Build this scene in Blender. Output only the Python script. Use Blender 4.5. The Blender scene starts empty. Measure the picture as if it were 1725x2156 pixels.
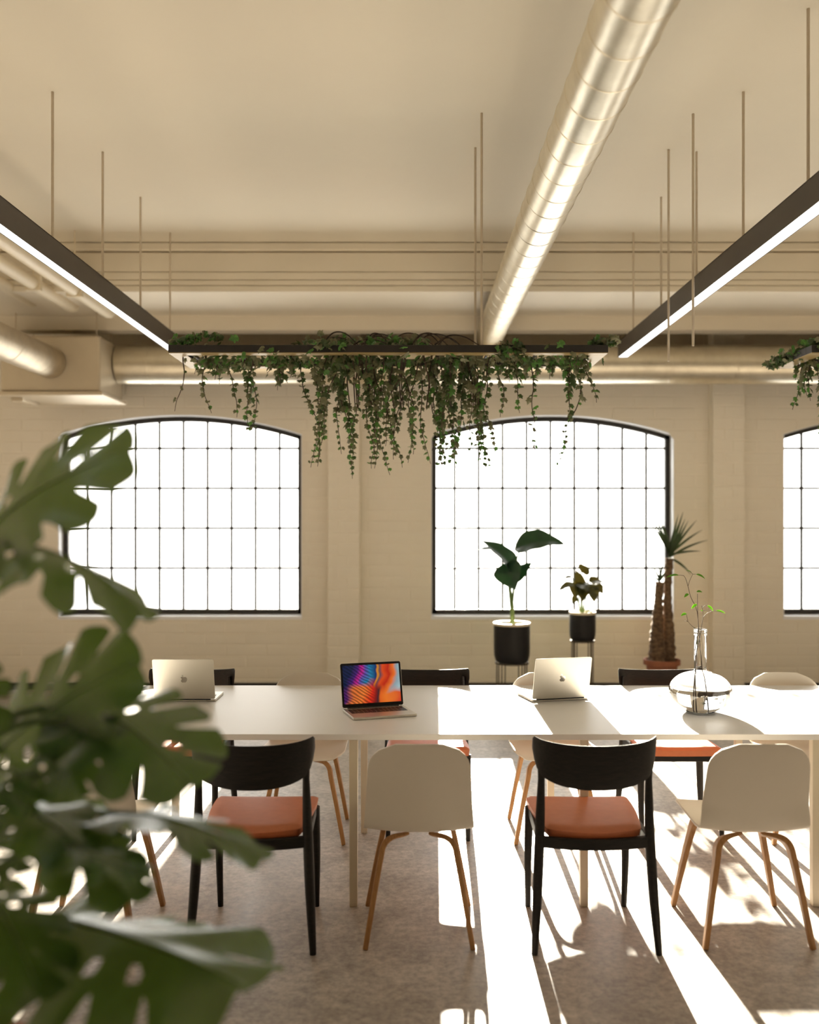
import bpy, bmesh, math, random
from mathutils import Vector, Matrix, Quaternion
R = random.Random(7)
scn = bpy.context.scene
COL = scn.collection
F, X0, Y0, EYE = 2000.0, 862.5, 1094.0, 1.65      # focal length and vanishing point in photo pixels, eye height

# ------------------------------------------------------------------ camera
cam_d = bpy.data.cameras.new('camera'); cam = bpy.data.objects.new('camera', cam_d); COL.objects.link(cam)
cam.location = (0, 0, EYE); cam.rotation_euler = (math.pi/2, 0, 0)
cam_d.sensor_fit = 'HORIZONTAL'; cam_d.sensor_width = 36.0; cam_d.lens = 36.0*F/1725.0
cam_d.shift_y = (Y0-1078.0)/1725.0
cam_d.clip_start = 0.05; cam_d.clip_end = 200
cam_d.dof.use_dof = True; cam_d.dof.focus_distance = 4.6; cam_d.dof.aperture_fstop = 1.65
scn.camera = cam

# ------------------------------------------------------------------ sky, sun, exposure
world = bpy.data.worlds.new('sky'); scn.world = world; world.use_nodes = True
bg = world.node_tree.nodes['Background']; bg.inputs['Color'].default_value = (1.0, 0.975, 0.93, 1); bg.inputs['Strength'].default_value = 5.5
sun_d = bpy.data.lights.new('sun', 'SUN'); sun = bpy.data.objects.new('sun', sun_d); COL.objects.link(sun)
sun_d.energy = 62.0; sun_d.color = (1.0, 0.915, 0.765); sun_d.angle = math.radians(0.6)
sun.rotation_euler = Vector((0.021, 1.0, 0.274)).to_track_quat('Z', 'Y').to_euler()
sun.location = (0, 20, 8)
vs = scn.view_settings
vs.view_transform = 'Standard'; vs.look = 'None'; vs.gamma = 1.0; vs.use_curve_mapping = False; vs.exposure = 0.10
scn.cycles.caustics_refractive = False; scn.cycles.caustics_reflective = False
scn.cycles.max_bounces = 14; scn.cycles.diffuse_bounces = 8; scn.cycles.transmission_bounces = 12; scn.cycles.transparent_max_bounces = 24
scn.cycles.sample_clamp_indirect = 8.0

# ------------------------------------------------------------------ helpers
def P(x, y, D):
    return Vector(((x-X0)*D/F, D, EYE-(y-Y0)*D/F))
def link(o, parent=None):
    COL.objects.link(o)
    if parent: o.parent = parent
    return o
def tag(o, label=None, cat=None, group=None, kind=None):
    if label: o['label'] = label
    if cat: o['category'] = cat
    if group: o['group'] = group
    if kind: o['kind'] = kind
    return o
def thing(name, label, cat, loc=(0, 0, 0), rz=0.0, group=None):
    o = bpy.data.objects.new(name, None); o.empty_display_size = 0.1
    o.location = loc; o.rotation_euler = (0, 0, rz)
    return tag(link(o), label, cat, group)
def copy_tree(o, parent=None):
    c = o.copy(); link(c, parent)
    for ch in list(o.children): copy_tree(ch, c)
    return c
class MB:
    def __init__(s): s.v = []; s.f = []
    def add(s, vs, fs):
        n = len(s.v); s.v += [tuple(v) for v in vs]; s.f += [tuple(i+n for i in f) for f in fs]; return s
    def box(s, x0, x1, y0, y1, z0, z1):
        return s.add([(x0,y0,z0),(x1,y0,z0),(x1,y1,z0),(x0,y1,z0),(x0,y0,z1),(x1,y0,z1),(x1,y1,z1),(x0,y1,z1)],
            [(0,3,2,1),(4,5,6,7),(0,1,5,4),(1,2,6,5),(2,3,7,6),(3,0,4,7)])
    def hexa(s, p):
        return s.add(p, [(0,3,2,1),(4,5,6,7),(0,1,5,4),(1,2,6,5),(2,3,7,6),(3,0,4,7)])
    def sweep(s, path, secs, ref=Vector((0, 0, 1)), caps=True):
        """path of points; secs: one list of (a, b) offsets per point (a along side, b along up)"""
        path = [Vector(p) for p in path]; n = len(path); rings = []
        prev = None
        for i, p in enumerate(path):
            t = (path[min(i+1, n-1)]-path[max(i-1, 0)]).normalized()
            if prev is None:
                side = t.cross(ref)
                if side.length < 1e-4: side = t.cross(Vector((1, 0, 0)))
                side.normalize()
            else:
                side = (prev - t*prev.dot(t)).normalized()
            prev = side; up = side.cross(t)
            rings.append([p+side*a+up*b for a, b in secs[i]])
        m = len(secs[0]); vs = [v for r in rings for v in r]; fs = []
        for i in range(n-1):
            for j in range(m):
                k = (j+1) % m
                fs.append((i*m+j, i*m+k, (i+1)*m+k, (i+1)*m+j))
        if caps:
            fs.append(tuple(range(m))[::-1]); fs.append(tuple((n-1)*m+j for j in range(m)))
        return s.add(vs, fs)
    def tube(s, path, r, n=10, ref=Vector((0, 0, 1)), caps=True):
        if not isinstance(r, (list, tuple)): r = [r]*len(path)
        secs = [[(q*math.cos(2*math.pi*j/n), q*math.sin(2*math.pi*j/n)) for j in range(n)] for q in r]
        return s.sweep(path, secs, ref, caps)
    def lathe(s, prof, n=40, c=(0, 0, 0)):
        vs = []; fs = []
        for r, z in prof:
            for j in range(n):
                a = 2*math.pi*j/n; vs.append((c[0]+r*math.cos(a), c[1]+r*math.sin(a), c[2]+z))
        for i in range(len(prof)-1):
            for j in range(n):
                k = (j+1) % n; fs.append((i*n+j, i*n+k, (i+1)*n+k, (i+1)*n+j))
        if prof[0][0] > 1e-5: pass
        return s.add(vs, fs)
    def mesh(s, name):
        me = bpy.data.meshes.new(name); me.from_pydata(s.v, [], s.f); me.validate(); me.update(); return me
    def build(s, name, m, parent=None, smooth=None, bevel=0.0, recalc=True, segs=2):
        me = s.mesh(name)
        if recalc:
            b = bmesh.new(); b.from_mesh(me); bmesh.ops.recalc_face_normals(b, faces=b.faces); b.to_mesh(me); b.free()
        return finish(me, name, m, parent, smooth, bevel, segs)
def finish(me, name, m, parent=None, smooth=None, bevel=0.0, segs=2):
    me.materials.append(m)
    if smooth is not None:
        me.polygons.foreach_set('use_smooth', [True]*len(me.polygons))
        me.set_sharp_from_angle(angle=math.radians(smooth))
    o = bpy.data.objects.new(name, me); link(o, parent)
    if bevel:
        b = o.modifiers.new('bevel', 'BEVEL'); b.width = bevel; b.segments = segs; b.limit_method = 'ANGLE'; b.angle_limit = math.radians(40)
        b.harden_normals = False
    return o
def catmull(pts, n):
    pts = [Vector(p) for p in pts]; out = []
    q = [2*pts[0]-pts[1]]+pts+[2*pts[-1]-pts[-2]]
    m = len(pts)-1
    for k in range(n+1):
        u = k*m/n; i = min(int(u), m-1); t = u-i
        a, b, c, d = q[i], q[i+1], q[i+2], q[i+3]
        out.append(0.5*((2*b)+(c-a)*t+(2*a-5*b+4*c-d)*t*t+(3*b-a-3*c+d)*t**3))
    return out
def lerp(a, b, t): return a+(b-a)*t

# ------------------------------------------------------------------ materials
def mat(name, col, rough=0.5, metal=0.0, var=None, bump=None, spec=0.5, stretch=(1, 1, 1), coat=0.0):
    m = bpy.data.materials.new(name); m.use_nodes = True
    nt = m.node_tree; b = nt.nodes['Principled BSDF']
    b.inputs['Base Color'].default_value = (*col, 1); b.inputs['Roughness'].default_value = rough
    b.inputs['Metallic'].default_value = metal; b.inputs['Specular IOR Level'].default_value = spec
    b.inputs['Coat Weight'].default_value = coat
    tc = mp = None
    if var or bump:
        tc = nt.nodes.new('ShaderNodeTexCoord'); mp = nt.nodes.new('ShaderNodeMapping'); mp.inputs['Scale'].default_value = stretch
        nt.links.new(tc.outputs['Object'], mp.inputs['Vector'])
    if var:
        sc, col2, lo, hi = var
        no = nt.nodes.new('ShaderNodeTexNoise'); no.inputs['Scale'].default_value = sc; no.inputs['Detail'].default_value = 6; no.inputs['Roughness'].default_value = 0.62
        cr = nt.nodes.new('ShaderNodeValToRGB')
        cr.color_ramp.elements[0].position = lo; cr.color_ramp.elements[0].color = (*col, 1)
        cr.color_ramp.elements[1].position = hi; cr.color_ramp.elements[1].color = (*col2, 1)
        nt.links.new(mp.outputs[0], no.inputs['Vector']); nt.links.new(no.outputs['Fac'], cr.inputs[0]); nt.links.new(cr.outputs[0], b.inputs['Base Color'])
    if bump:
        sc, st = bump
        no = nt.nodes.new('ShaderNodeTexNoise'); no.inputs['Scale'].default_value = sc; no.inputs['Detail'].default_value = 4
        bp = nt.nodes.new('ShaderNodeBump'); bp.inputs['Strength'].default_value = st; bp.inputs['Distance'].default_value = 0.01
        nt.links.new(mp.outputs[0], no.inputs['Vector']); nt.links.new(no.outputs['Fac'], bp.inputs['Height']); nt.links.new(bp.outputs[0], b.inputs['Normal'])
    return m
def leaf_mat(name, col, col2, rough=0.4, trans=0.35, tcol=None, scale=9):
    m = mat(name, col, rough, var=(scale, col2, 0.35, 0.68), spec=0.45)
    nt = m.node_tree; b = nt.nodes['Principled BSDF']; out = nt.nodes['Material Output']
    tr = nt.nodes.new('ShaderNodeBsdfTranslucent'); tr.inputs['Color'].default_value = (*(tcol or col2), 1)
    mx = nt.nodes.new('ShaderNodeMixShader'); mx.inputs[0].default_value = trans
    nt.links.new(b.outputs[0], mx.inputs[1]); nt.links.new(tr.outputs[0], mx.inputs[2]); nt.links.new(mx.outputs[0], out.inputs['Surface'])
    return m
def emit_mat(name, col, strength):
    m = bpy.data.materials.new(name); m.use_nodes = True; nt = m.node_tree; nt.nodes.remove(nt.nodes['Principled BSDF'])
    e = nt.nodes.new('ShaderNodeEmission'); e.inputs[0].default_value = (*col, 1); e.inputs[1].default_value = strength
    nt.links.new(e.outputs[0], nt.nodes['Material Output'].inputs['Surface']); return m
M = {}
M['paint'] = mat('wall_paint', (0.895, 0.85, 0.755), 0.75, var=(3.0, (0.87, 0.82, 0.72), 0.35, 0.7), bump=(60, 0.10), spec=0.25)
M['backpaint'] = mat('dim_brown_wall', (0.30, 0.225, 0.15), 0.8, var=(3, (0.26, 0.19, 0.125), 0.3, 0.7))  # unseen wall behind the camera, coloured dark to lower the fill light
M['ceiling'] = mat('ceiling_paint', (0.74, 0.69, 0.57), 0.85, var=(0.7, (0.715, 0.66, 0.545), 0.3, 0.7), spec=0.2)
M['beam'] = mat('beam_paint', (0.76, 0.70, 0.58), 0.7, var=(2.0, (0.735, 0.675, 0.555), 0.3, 0.7), spec=0.25)
M['reveal'] = mat('window_reveal_white', (0.90, 0.92, 0.96), 0.6, bump=(40, 0.08))  # white plaster, with the bluish light of the sky put into its colour
M['blackmetal'] = mat('black_window_steel', (0.018, 0.016, 0.014), 0.45, var=(20, (0.03, 0.027, 0.023), 0.4, 0.7))
M['baseboard'] = mat('black_baseboard', (0.012, 0.011, 0.010), 0.5, var=(8, (0.02, 0.018, 0.016), 0.4, 0.7))
def floor_mat():
    m = mat('polished_concrete', (0.15, 0.125, 0.105), 0.5, spec=0.55)
    nt = m.node_tree; b = nt.nodes['Principled BSDF']
    tc = nt.nodes.new('ShaderNodeTexCoord')
    def noise(sc, det, rg=0.6, dist=0.0):
        n = nt.nodes.new('ShaderNodeTexNoise'); n.inputs['Scale'].default_value = sc; n.inputs['Detail'].default_value = det
        n.inputs['Roughness'].default_value = rg; n.inputs['Distortion'].default_value = dist
        nt.links.new(tc.outputs['Object'], n.inputs['Vector']); return n
    a = noise(4.5, 9, 0.70, 0.6); c = noise(34, 5, 0.72)
    r1 = nt.nodes.new('ShaderNodeValToRGB')
    r1.color_ramp.elements[0].position = 0.34; r1.color_ramp.elements[0].color = (0.285, 0.252, 0.222, 1)
    r1.color_ramp.elements[1].position = 0.66; r1.color_ramp.elements[1].color = (0.51, 0.465, 0.42, 1)
    r2 = nt.nodes.new('ShaderNodeValToRGB')
    r2.color_ramp.elements[0].position = 0.36; r2.color_ramp.elements[0].color = (0.66, 0.66, 0.66, 1)
    r2.color_ramp.elements[1].position = 0.64; r2.color_ramp.elements[1].color = (1.16, 1.16, 1.16, 1)
    mx = nt.nodes.new('ShaderNodeMix'); mx.data_type = 'RGBA'; mx.blend_type = 'MULTIPLY'; mx.inputs[0].default_value = 1.0
    nt.links.new(a.outputs['Fac'], r1.inputs[0]); nt.links.new(c.outputs['Fac'], r2.inputs[0])
    nt.links.new(r1.outputs[0], mx.inputs[6]); nt.links.new(r2.outputs[0], mx.inputs[7]); nt.links.new(mx.outputs[2], b.inputs['Base Color'])
    rr = nt.nodes.new('ShaderNodeMapRange'); rr.inputs[3].default_value = 0.34; rr.inputs[4].default_value = 0.52
    nt.links.new(a.outputs['Fac'], rr.inputs[0]); nt.links.new(rr.outputs[0], b.inputs['Roughness'])
    bp = nt.nodes.new('ShaderNodeBump'); bp.inputs['Strength'].default_value = 0.06; bp.inputs['Distance'].default_value = 0.005
    nt.links.new(c.outputs['Fac'], bp.inputs['Height']); nt.links.new(bp.outputs[0], b.inputs['Normal'])
    return m
M['floor'] = floor_mat()
def pane_mat():
    m = bpy.data.materials.new('window_glass'); m.use_nodes = True; nt = m.node_tree; nt.nodes.remove(nt.nodes['Principled BSDF'])
    t = nt.nodes.new('ShaderNodeBsdfTransparent'); t.inputs[0].default_value = (0.985, 0.98, 0.965, 1)
    g = nt.nodes.new('ShaderNodeBsdfGlossy'); g.inputs['Roughness'].default_value = 0.03
    fr = nt.nodes.new('ShaderNodeFresnel'); fr.inputs[0].default_value = 1.15
    mx = nt.nodes.new('ShaderNodeMixShader')
    nt.links.new(fr.outputs[0], mx.inputs[0]); nt.links.new(t.outputs[0], mx.inputs[1]); nt.links.new(g.outputs[0], mx.inputs[2])
    nt.links.new(mx.outputs[0], nt.nodes['Material Output'].inputs['Surface']); return m
M['pane'] = pane_mat()
M['duct'] = mat('galvanised_duct', (0.82, 0.76, 0.62), 0.36, 1.0, var=(9, (0.70, 0.64, 0.51), 0.35, 0.7), bump=(5, 0.18), stretch=(1, 1, 1))
M['ductdull'] = mat('dull_galvanised_duct', (0.60, 0.53, 0.41), 0.5, 0.85, var=(9, (0.48, 0.42, 0.32), 0.35, 0.7), bump=(7, 0.35))
M['acbox'] = mat('painted_duct_box', (0.66, 0.58, 0.44), 0.45, 0.35, var=(3, (0.60, 0.52, 0.39), 0.3, 0.7))
M['pipe'] = mat('painted_pipe', (0.78, 0.70, 0.54), 0.5, var=(4, (0.72, 0.64, 0.48), 0.3, 0.7))
M['fixture'] = mat('dark_bronze_fixture', (0.040, 0.029, 0.020), 0.42, 0.2, var=(4, (0.055, 0.040, 0.028), 0.35, 0.7))
M['rod'] = mat('pale_metal_rod', (0.62, 0.54, 0.42), 0.4, 0.3, var=(15, (0.56, 0.48, 0.37), 0.3, 0.7))
M['led'] = emit_mat('led_diffuser', (1.0, 0.98, 0.95), 3.0)
M['planter'] = mat('black_planter_steel', (0.016, 0.013, 0.011), 0.5, var=(12, (0.026, 0.021, 0.017), 0.4, 0.7))
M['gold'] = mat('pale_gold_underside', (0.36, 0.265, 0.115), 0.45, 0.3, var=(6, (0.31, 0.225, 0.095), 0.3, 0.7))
M['soil'] = mat('dark_soil', (0.02, 0.014, 0.009), 0.95, var=(40, (0.045, 0.032, 0.02), 0.4, 0.7), bump=(60, 0.6))
M['table'] = mat('white_laminate', (0.83, 0.825, 0.82), 0.42, var=(2, (0.815, 0.81, 0.805), 0.3, 0.7), spec=0.4)
M['tableleg'] = mat('cream_table_frame', (0.70, 0.63, 0.50), 0.45, var=(5, (0.66, 0.59, 0.465), 0.3, 0.7))
M['shell'] = mat('warm_white_shell', (0.71, 0.66, 0.575), 0.5, var=(3, (0.68, 0.63, 0.545), 0.3, 0.7), bump=(300, 0.03), spec=0.4)
M['oak'] = mat('oak_leg', (0.46, 0.245, 0.095), 0.5, var=(16, (0.33, 0.16, 0.058), 0.35, 0.68), stretch=(6, 6, 0.6), bump=(60, 0.08))
M['blackwood'] = mat('black_stained_wood', (0.007, 0.0055, 0.0045), 0.5, spec=0.3, var=(22, (0.016, 0.012, 0.009), 0.4, 0.7), stretch=(0.8, 6, 7), bump=(90, 0.12))
M['leather'] = mat('orange_leather', (0.56, 0.165, 0.060), 0.45, var=(30, (0.50, 0.14, 0.050), 0.3, 0.7), bump=(420, 0.16))
M['alu'] = mat('silver_aluminium', (0.62, 0.585, 0.515), 0.42, 0.85, var=(4, (0.59, 0.555, 0.485), 0.3, 0.7))
M['logo'] = mat('polished_logo', (0.50, 0.48, 0.44), 0.10, 1.0, var=(4, (0.46, 0.44, 0.40), 0.3, 0.7))
M['keys'] = mat('black_keys', (0.012, 0.012, 0.012), 0.5, var=(30, (0.02, 0.02, 0.02), 0.3, 0.7))
M['bezel'] = mat('black_bezel', (0.006, 0.006, 0.007), 0.12, var=(6, (0.009, 0.009, 0.010), 0.3, 0.7))
M['potblack'] = mat('matte_black_pot', (0.006, 0.006, 0.007), 0.5, spec=0.3, var=(14, (0.010, 0.009, 0.009), 0.3, 0.7))
M['potrim'] = mat('cream_pot_rim', (0.74, 0.66, 0.50), 0.5, var=(8, (0.70, 0.62, 0.46), 0.3, 0.7))
M['terracotta'] = mat('terracotta', (0.33, 0.115, 0.055), 0.7, var=(10, (0.25, 0.085, 0.042), 0.35, 0.7), bump=(50, 0.2))
M['standwire'] = mat('dark_wire_stand', (0.05, 0.04, 0.03), 0.4, 0.5, var=(14, (0.07, 0.056, 0.04), 0.3, 0.7))
M['bark'] = mat('rough_bark', (0.20, 0.125, 0.07), 0.9, var=(26, (0.07, 0.042, 0.024), 0.38, 0.62), bump=(34, 1.0), stretch=(1, 1, 1.6))
M['leaf_ficus'] = leaf_mat('deep_green_leaf', (0.016, 0.050, 0.030), (0.030, 0.085, 0.040), 0.35, 0.14, (0.08, 0.20, 0.05))
M['leaf_philo'] = leaf_mat('olive_leaf', (0.050, 0.060, 0.018), (0.085, 0.080, 0.025), 0.3, 0.22, (0.26, 0.22, 0.05))
M['leaf_yucca'] = leaf_mat('grey_green_blade', (0.035, 0.058, 0.025), (0.06, 0.085, 0.035), 0.4, 0.18)
M['petiole'] = mat('green_petiole', (0.10, 0.17, 0.045), 0.45, var=(12, (0.14, 0.20, 0.06), 0.3, 0.7))
M['monstera'] = leaf_mat('monstera_leaf', (0.020, 0.070, 0.010), (0.042, 0.115, 0.020), 0.26, 0.30, (0.20, 0.29, 0.05), 7)
M['monstera'].node_tree.nodes['Principled BSDF'].inputs['Specular IOR Level'].default_value = 0.9
M['monrib'] = mat('pale_green_rib', (0.16, 0.23, 0.08), 0.45, var=(9, (0.20, 0.27, 0.10), 0.3, 0.7))
M['ivy'] = [leaf_mat('ivy_leaf_dark', (0.040, 0.062, 0.026), (0.075, 0.100, 0.042), 0.55, 0.25, (0.10, 0.18, 0.04), 14),
            leaf_mat('ivy_leaf_olive', (0.145, 0.150, 0.082), (0.215, 0.205, 0.12), 0.55, 0.2, (0.15, 0.17, 0.07), 14),
            leaf_mat('ivy_leaf_fresh', (0.060, 0.15, 0.035), (0.09, 0.21, 0.05), 0.5, 0.35, (0.14, 0.34, 0.06), 14)]
M['vine'] = mat('brown_vine', (0.040, 0.024, 0.015), 0.8, var=(30, (0.07, 0.042, 0.026), 0.35, 0.7))
M['twig'] = mat('brown_twig', (0.055, 0.030, 0.018), 0.7, var=(40, (0.09, 0.05, 0.03), 0.35, 0.7))
M['twigleaf'] = leaf_mat('bright_twig_leaf', (0.07, 0.19, 0.018), (0.12, 0.28, 0.03), 0.4, 0.4, (0.25, 0.5, 0.04), 30)
def glass_mat(name, ior, col=(1, 1, 1)):
    m = mat(name, col, 0.0); b = m.node_tree.nodes['Principled BSDF']
    b.inputs['Transmission Weight'].default_value = 1.0; b.inputs['IOR'].default_value = ior; return m
M['glass'] = glass_mat('clear_glass', 1.45); M['water'] = glass_mat('clear_water', 1.33)
def screen_mat():
    m = bpy.data.materials.new('glowing_screen'); m.use_nodes = True; nt = m.node_tree; b = nt.nodes['Principled BSDF']
    N = nt.nodes.new; L = nt.links.new
    tc = N('ShaderNodeTexCoord'); sp = N('ShaderNodeSeparateXYZ'); fl = N('ShaderNodeMapping'); fl.inputs['Scale'].default_value = (-1, 1, 1); fl.inputs['Location'].default_value = (1, 0, 0); L(tc.outputs['Generated'], fl.inputs[0]); L(fl.outputs[0], sp.inputs[0])
    def ramp(stops, src):
        r = N('ShaderNodeValToRGB'); e = r.color_ramp.elements
        e[0].position, e[0].color = stops[0][0], (*stops[0][1], 1); e[1].position, e[1].color = stops[-1][0], (*stops[-1][1], 1)
        for p, c in stops[1:-1]:
            n = e.new(p); n.color = (*c, 1)
        L(src, r.inputs[0]); return r.outputs[0]
    def math_(op, a, c):
        n = N('ShaderNodeMath'); n.operation = op
        for i, q in enumerate((a, c)):
            if isinstance(q, (int, float)): n.inputs[i].default_value = q
            else: L(q, n.inputs[i])
        return n.outputs[0]
    mp = N('ShaderNodeMapping'); mp.inputs['Rotation'].default_value = (0, 0, math.radians(-25)); L(fl.outputs[0], mp.inputs[0])
    ns = N('ShaderNodeTexNoise'); ns.inputs['Scale'].default_value = 2.0; ns.inputs['Detail'].default_value = 1.5; L(mp.outputs[0], ns.inputs[0])
    wob = math_('MULTIPLY', math_('SUBTRACT', ns.outputs['Fac'], 0.5), 0.35)
    u = math_('ADD', math_('ADD', sp.outputs[0], wob), math_('MULTIPLY', sp.outputs[1], -0.12))
    top = ramp([(0.0, (0.004, 0.012, 0.05)), (0.10, (0.05, 0.012, 0.14)), (0.20, (0.42, 0.012, 0.20)), (0.27, (0.10, 0.06, 0.32)), (0.36, (0.01, 0.17, 0.32)), (0.47, (0.004, 0.02, 0.10)),
                (0.50, (0.62, 0.23, 0.01)), (0.54, (0.09, 0.05, 0.07)), (0.60, (0.60, 0.06, 0.008)), (0.70, (0.42, 0.015, 0.006)), (0.78, (0.68, 0.14, 0.02)), (0.84, (0.23, 0.30, 0.33)), (0.93, (0.32, 0.46, 0.48)), (1.0, (0.24, 0.16, 0.14))], u)
    bot = ramp([(0.0, (0.06, 0.012, 0.10)), (0.10, (0.55, 0.13, 0.03)), (0.30, (0.68, 0.17, 0.03)), (0.46, (0.58, 0.02, 0.008)), (0.55, (0.20, 0.01, 0.008)), (0.62, (0.02, 0.012, 0.02)), (0.68, (0.62, 0.10, 0.01)), (0.80, (0.70, 0.16, 0.02)), (1.0, (0.52, 0.03, 0.02))], u)
    hs = math_('ADD', sp.outputs[1], math_('MULTIPLY', wob, 0.9))
    dx_ = math_('SUBTRACT', sp.outputs[0], 0.42)
    msk = ramp([(0.42, (0, 0, 0)), (0.60, (1, 1, 1))], math_('ADD', math_('ADD', hs, wob), math_('MULTIPLY', math_('MULTIPLY', dx_, dx_), 0.7)))
    mx = N('ShaderNodeMix'); mx.data_type = 'RGBA'; L(msk, mx.inputs[0]); L(bot, mx.inputs[6]); L(top, mx.inputs[7])
    wv = N('ShaderNodeTexWave'); wv.inputs['Scale'].default_value = 7.0; wv.inputs['Distortion'].default_value = 3.5; wv.inputs['Detail'].default_value = 0; wv.inputs['Detail Scale'].default_value = 0.6
    wv.bands_direction = 'DIAGONAL'; L(fl.outputs[0], wv.inputs[0])
    wr = ramp([(0.2, (0.45, 0.45, 0.45)), (0.8, (1.15, 1.1, 1.1))], wv.outputs['Fac'])
    lm = ramp([(0.44, (1, 1, 1)), (0.56, (0, 0, 0))], sp.outputs[0])
    mu = N('ShaderNodeMix'); mu.data_type = 'RGBA'; mu.blend_type = 'MULTIPLY'; L(lm, mu.inputs[0]); L(mx.outputs[2], mu.inputs[6]); L(wr, mu.inputs[7])
    b.inputs['Base Color'].default_value = (0.006, 0.006, 0.007, 1); b.inputs['Roughness'].default_value = 0.08
    L(mu.outputs[2], b.inputs['Emission Color']); b.inputs['Emission Strength'].default_value = 0.95
    return m
M['screen'] = screen_mat()

# ================================================================== STRUCTURE
WY = 9.2                 # inner face of the window wall
GY = 9.35                # plane of the glazing
XL, XR, YB, ZC = -8.0, 8.0, -6.0, 3.87
def struct(o): o['kind'] = 'structure'; return o
struct(MB().box(XL, XR, YB, WY+0.4, -0.12, 0.0).build('floor', M['floor']))
struct(MB().box(XL, XR, YB, WY+0.4, ZC, ZC+0.15).build('ceiling', M['ceiling']))
struct(MB().box(XL-0.15, XL, YB, WY+0.4, -0.12, ZC+0.15).build('wall_left', M['paint']))
struct(MB().box(XR, XR+0.15, YB, WY+0.4, -0.12, ZC+0.15).build('wall_right', M['paint']))
struct(MB().box(XL-0.15, XR+0.15, YB-0.15, YB, -0.12, ZC+0.15).build('wall_front', M['backpaint']))

WINS = [(-7.0, -4.636), (-3.406, -1.042), (0.209, 2.5645), (3.6225, 5.978)]
SILL, SPRING, APEX, WTOP = 0.712, 2.478, 2.667, 3.27
def arch(w, x, off=0.0):
    a, b = w; xm = (a+b)/2; hw = (b-a)/2; rise = APEX-SPRING
    rad = (hw*hw+rise*rise)/(2*rise); zc = APEX-rad; r = rad-off
    return zc+math.sqrt(max(r*r-(x-xm)**2, 0))
CORE = WY+0.005; OUT = WY+0.25
wb = MB(); edges = [XL]+[e for w in WINS for e in w]+[XR]
for i in range(0, len(edges), 2): wb.box(edges[i], edges[i+1], CORE, OUT, 0, WTOP)
for w in WINS:
    wb.box(w[0], w[1], CORE, OUT, 0, SILL-0.012)
    n = 28
    for k in range(n):
        xa, xb = lerp(w[0], w[1], k/n), lerp(w[0], w[1], (k+1)/n)
        za, zb = arch(w, xa), arch(w, xb)
        wb.hexa([(xa,CORE,za),(xb,CORE,zb),(xb,OUT,zb),(xa,OUT,za),(xa,CORE,WTOP),(xb,CORE,WTOP),(xb,OUT,WTOP),(xa,OUT,WTOP)])
wb.box(XL, XR, WY+0.22, WY+0.4, WTOP-0.02, ZC)
wall = struct(wb.build('wall_back', M['paint']))

# painted blocks of the window wall, in running bond, each proud of its joints
BL, BH, J = 0.395, 0.1095, 0.009
def block_mesh(poly, front=WY, back=CORE+0.002, inset=0.004):
    n = len(poly); cx = sum(p[0] for p in poly)/n; cz = sum(p[1] for p in poly)/n
    xs = [p[0] for p in poly]; zs = [p[1] for p in poly]; hx = max(max(xs)-min(xs), 0.02)/2; hz = max(max(zs)-min(zs), 0.02)/2
    sx, sz = max(1-inset/hx, 0.3), max(1-inset/hz, 0.3)
    vs = [(x-cx, back-front, z-cz) for x, z in poly]+[((x-cx)*sx, 0, (z-cz)*sz) for x, z in poly]
    fs = [tuple(range(n, 2*n))]+[(i, (i+1) % n, (i+1) % n+n, i+n) for i in range(n)]
    return vs, fs, (cx, front, cz)
PILS = [(-4.46, -4.16), (-0.782, -0.478), (2.90, 3.20), (6.55, 6.85)]
PY = WY-0.13
cells = []
for r in range(0, 30):
    z0, z1 = r*BH+J/2, min((r+1)*BH-J/2, WTOP)
    if z1-z0 < 0.02: continue
    k0 = int(math.floor(XL/BL))-1
    for k in range(k0, -k0+2):
        xa = k*BL+(0.5*BL if r % 2 else 0)+J/2; xb = xa+BL-J
        segs = [(max(xa, XL), min(xb, XR))]
        for p in PILS:                                            # the pilasters hide the wall behind them
            ns = []
            for a, b in segs:
                if b <= p[0] or a >= p[1]: ns.append((a, b))
                else:
                    if a < p[0]-0.01: ns.append((a, p[0]-0.004))
                    if b > p[1]+0.01: ns.append((p[1]+0.004, b))
            segs = ns
        for w in WINS:
            ns = []
            for a, b in segs:
                if b <= w[0] or a >= w[1] or z1 <= SILL-0.012: ns.append((a, b, None)) if False else ns.append((a, b))
                elif z1 <= SPRING:
                    if z0 < SILL-0.012: ns.append((a, b))
                    else:
                        if a < w[0]-0.012: ns.append((a, w[0]-0.002))
                        if b > w[1]+0.012: ns.append((w[1]+0.002, b))
                else: ns.append((a, b))
            segs = ns
        for a, b in segs:
            if b-a < 0.015: continue
            zl, zh = z0, z1
            poly = [(a, zl), (b, zl), (b, zh), (a, zh)]
            for w in WINS:
                if b > w[0] and a < w[1]:
                    if zl < SILL-0.012 < zh: zh = SILL-0.014; poly = [(a, zl), (b, zl), (b, zh), (a, zh)]
                    elif zh > SPRING and zl < APEX+0.02:
                        m = 6; low = []
                        for i in range(m+1):
                            x = lerp(a, b, i/m)
                            low.append((x, min(max(zl, arch(w, min(max(x, w[0]), w[1]))+0.003 if w[0] <= x <= w[1] else zl), zh)))
                        if all(q[1] > zh-0.006 for q in low): poly = None
                        else:
                            keep = [i for i in range(m+1) if low[i][1] < zh-0.004]
                            low = [low[i] for i in keep]
                            if len(low) < 2: poly = None
                            else: poly = low+[(low[-1][0], zh), (low[0][0], zh)]
                    break
            if poly: cells.append((poly, len(poly) == 4 and abs((b-a)-(BL-J)) < 1e-4 and zl == z0 and zh == z1))
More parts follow.
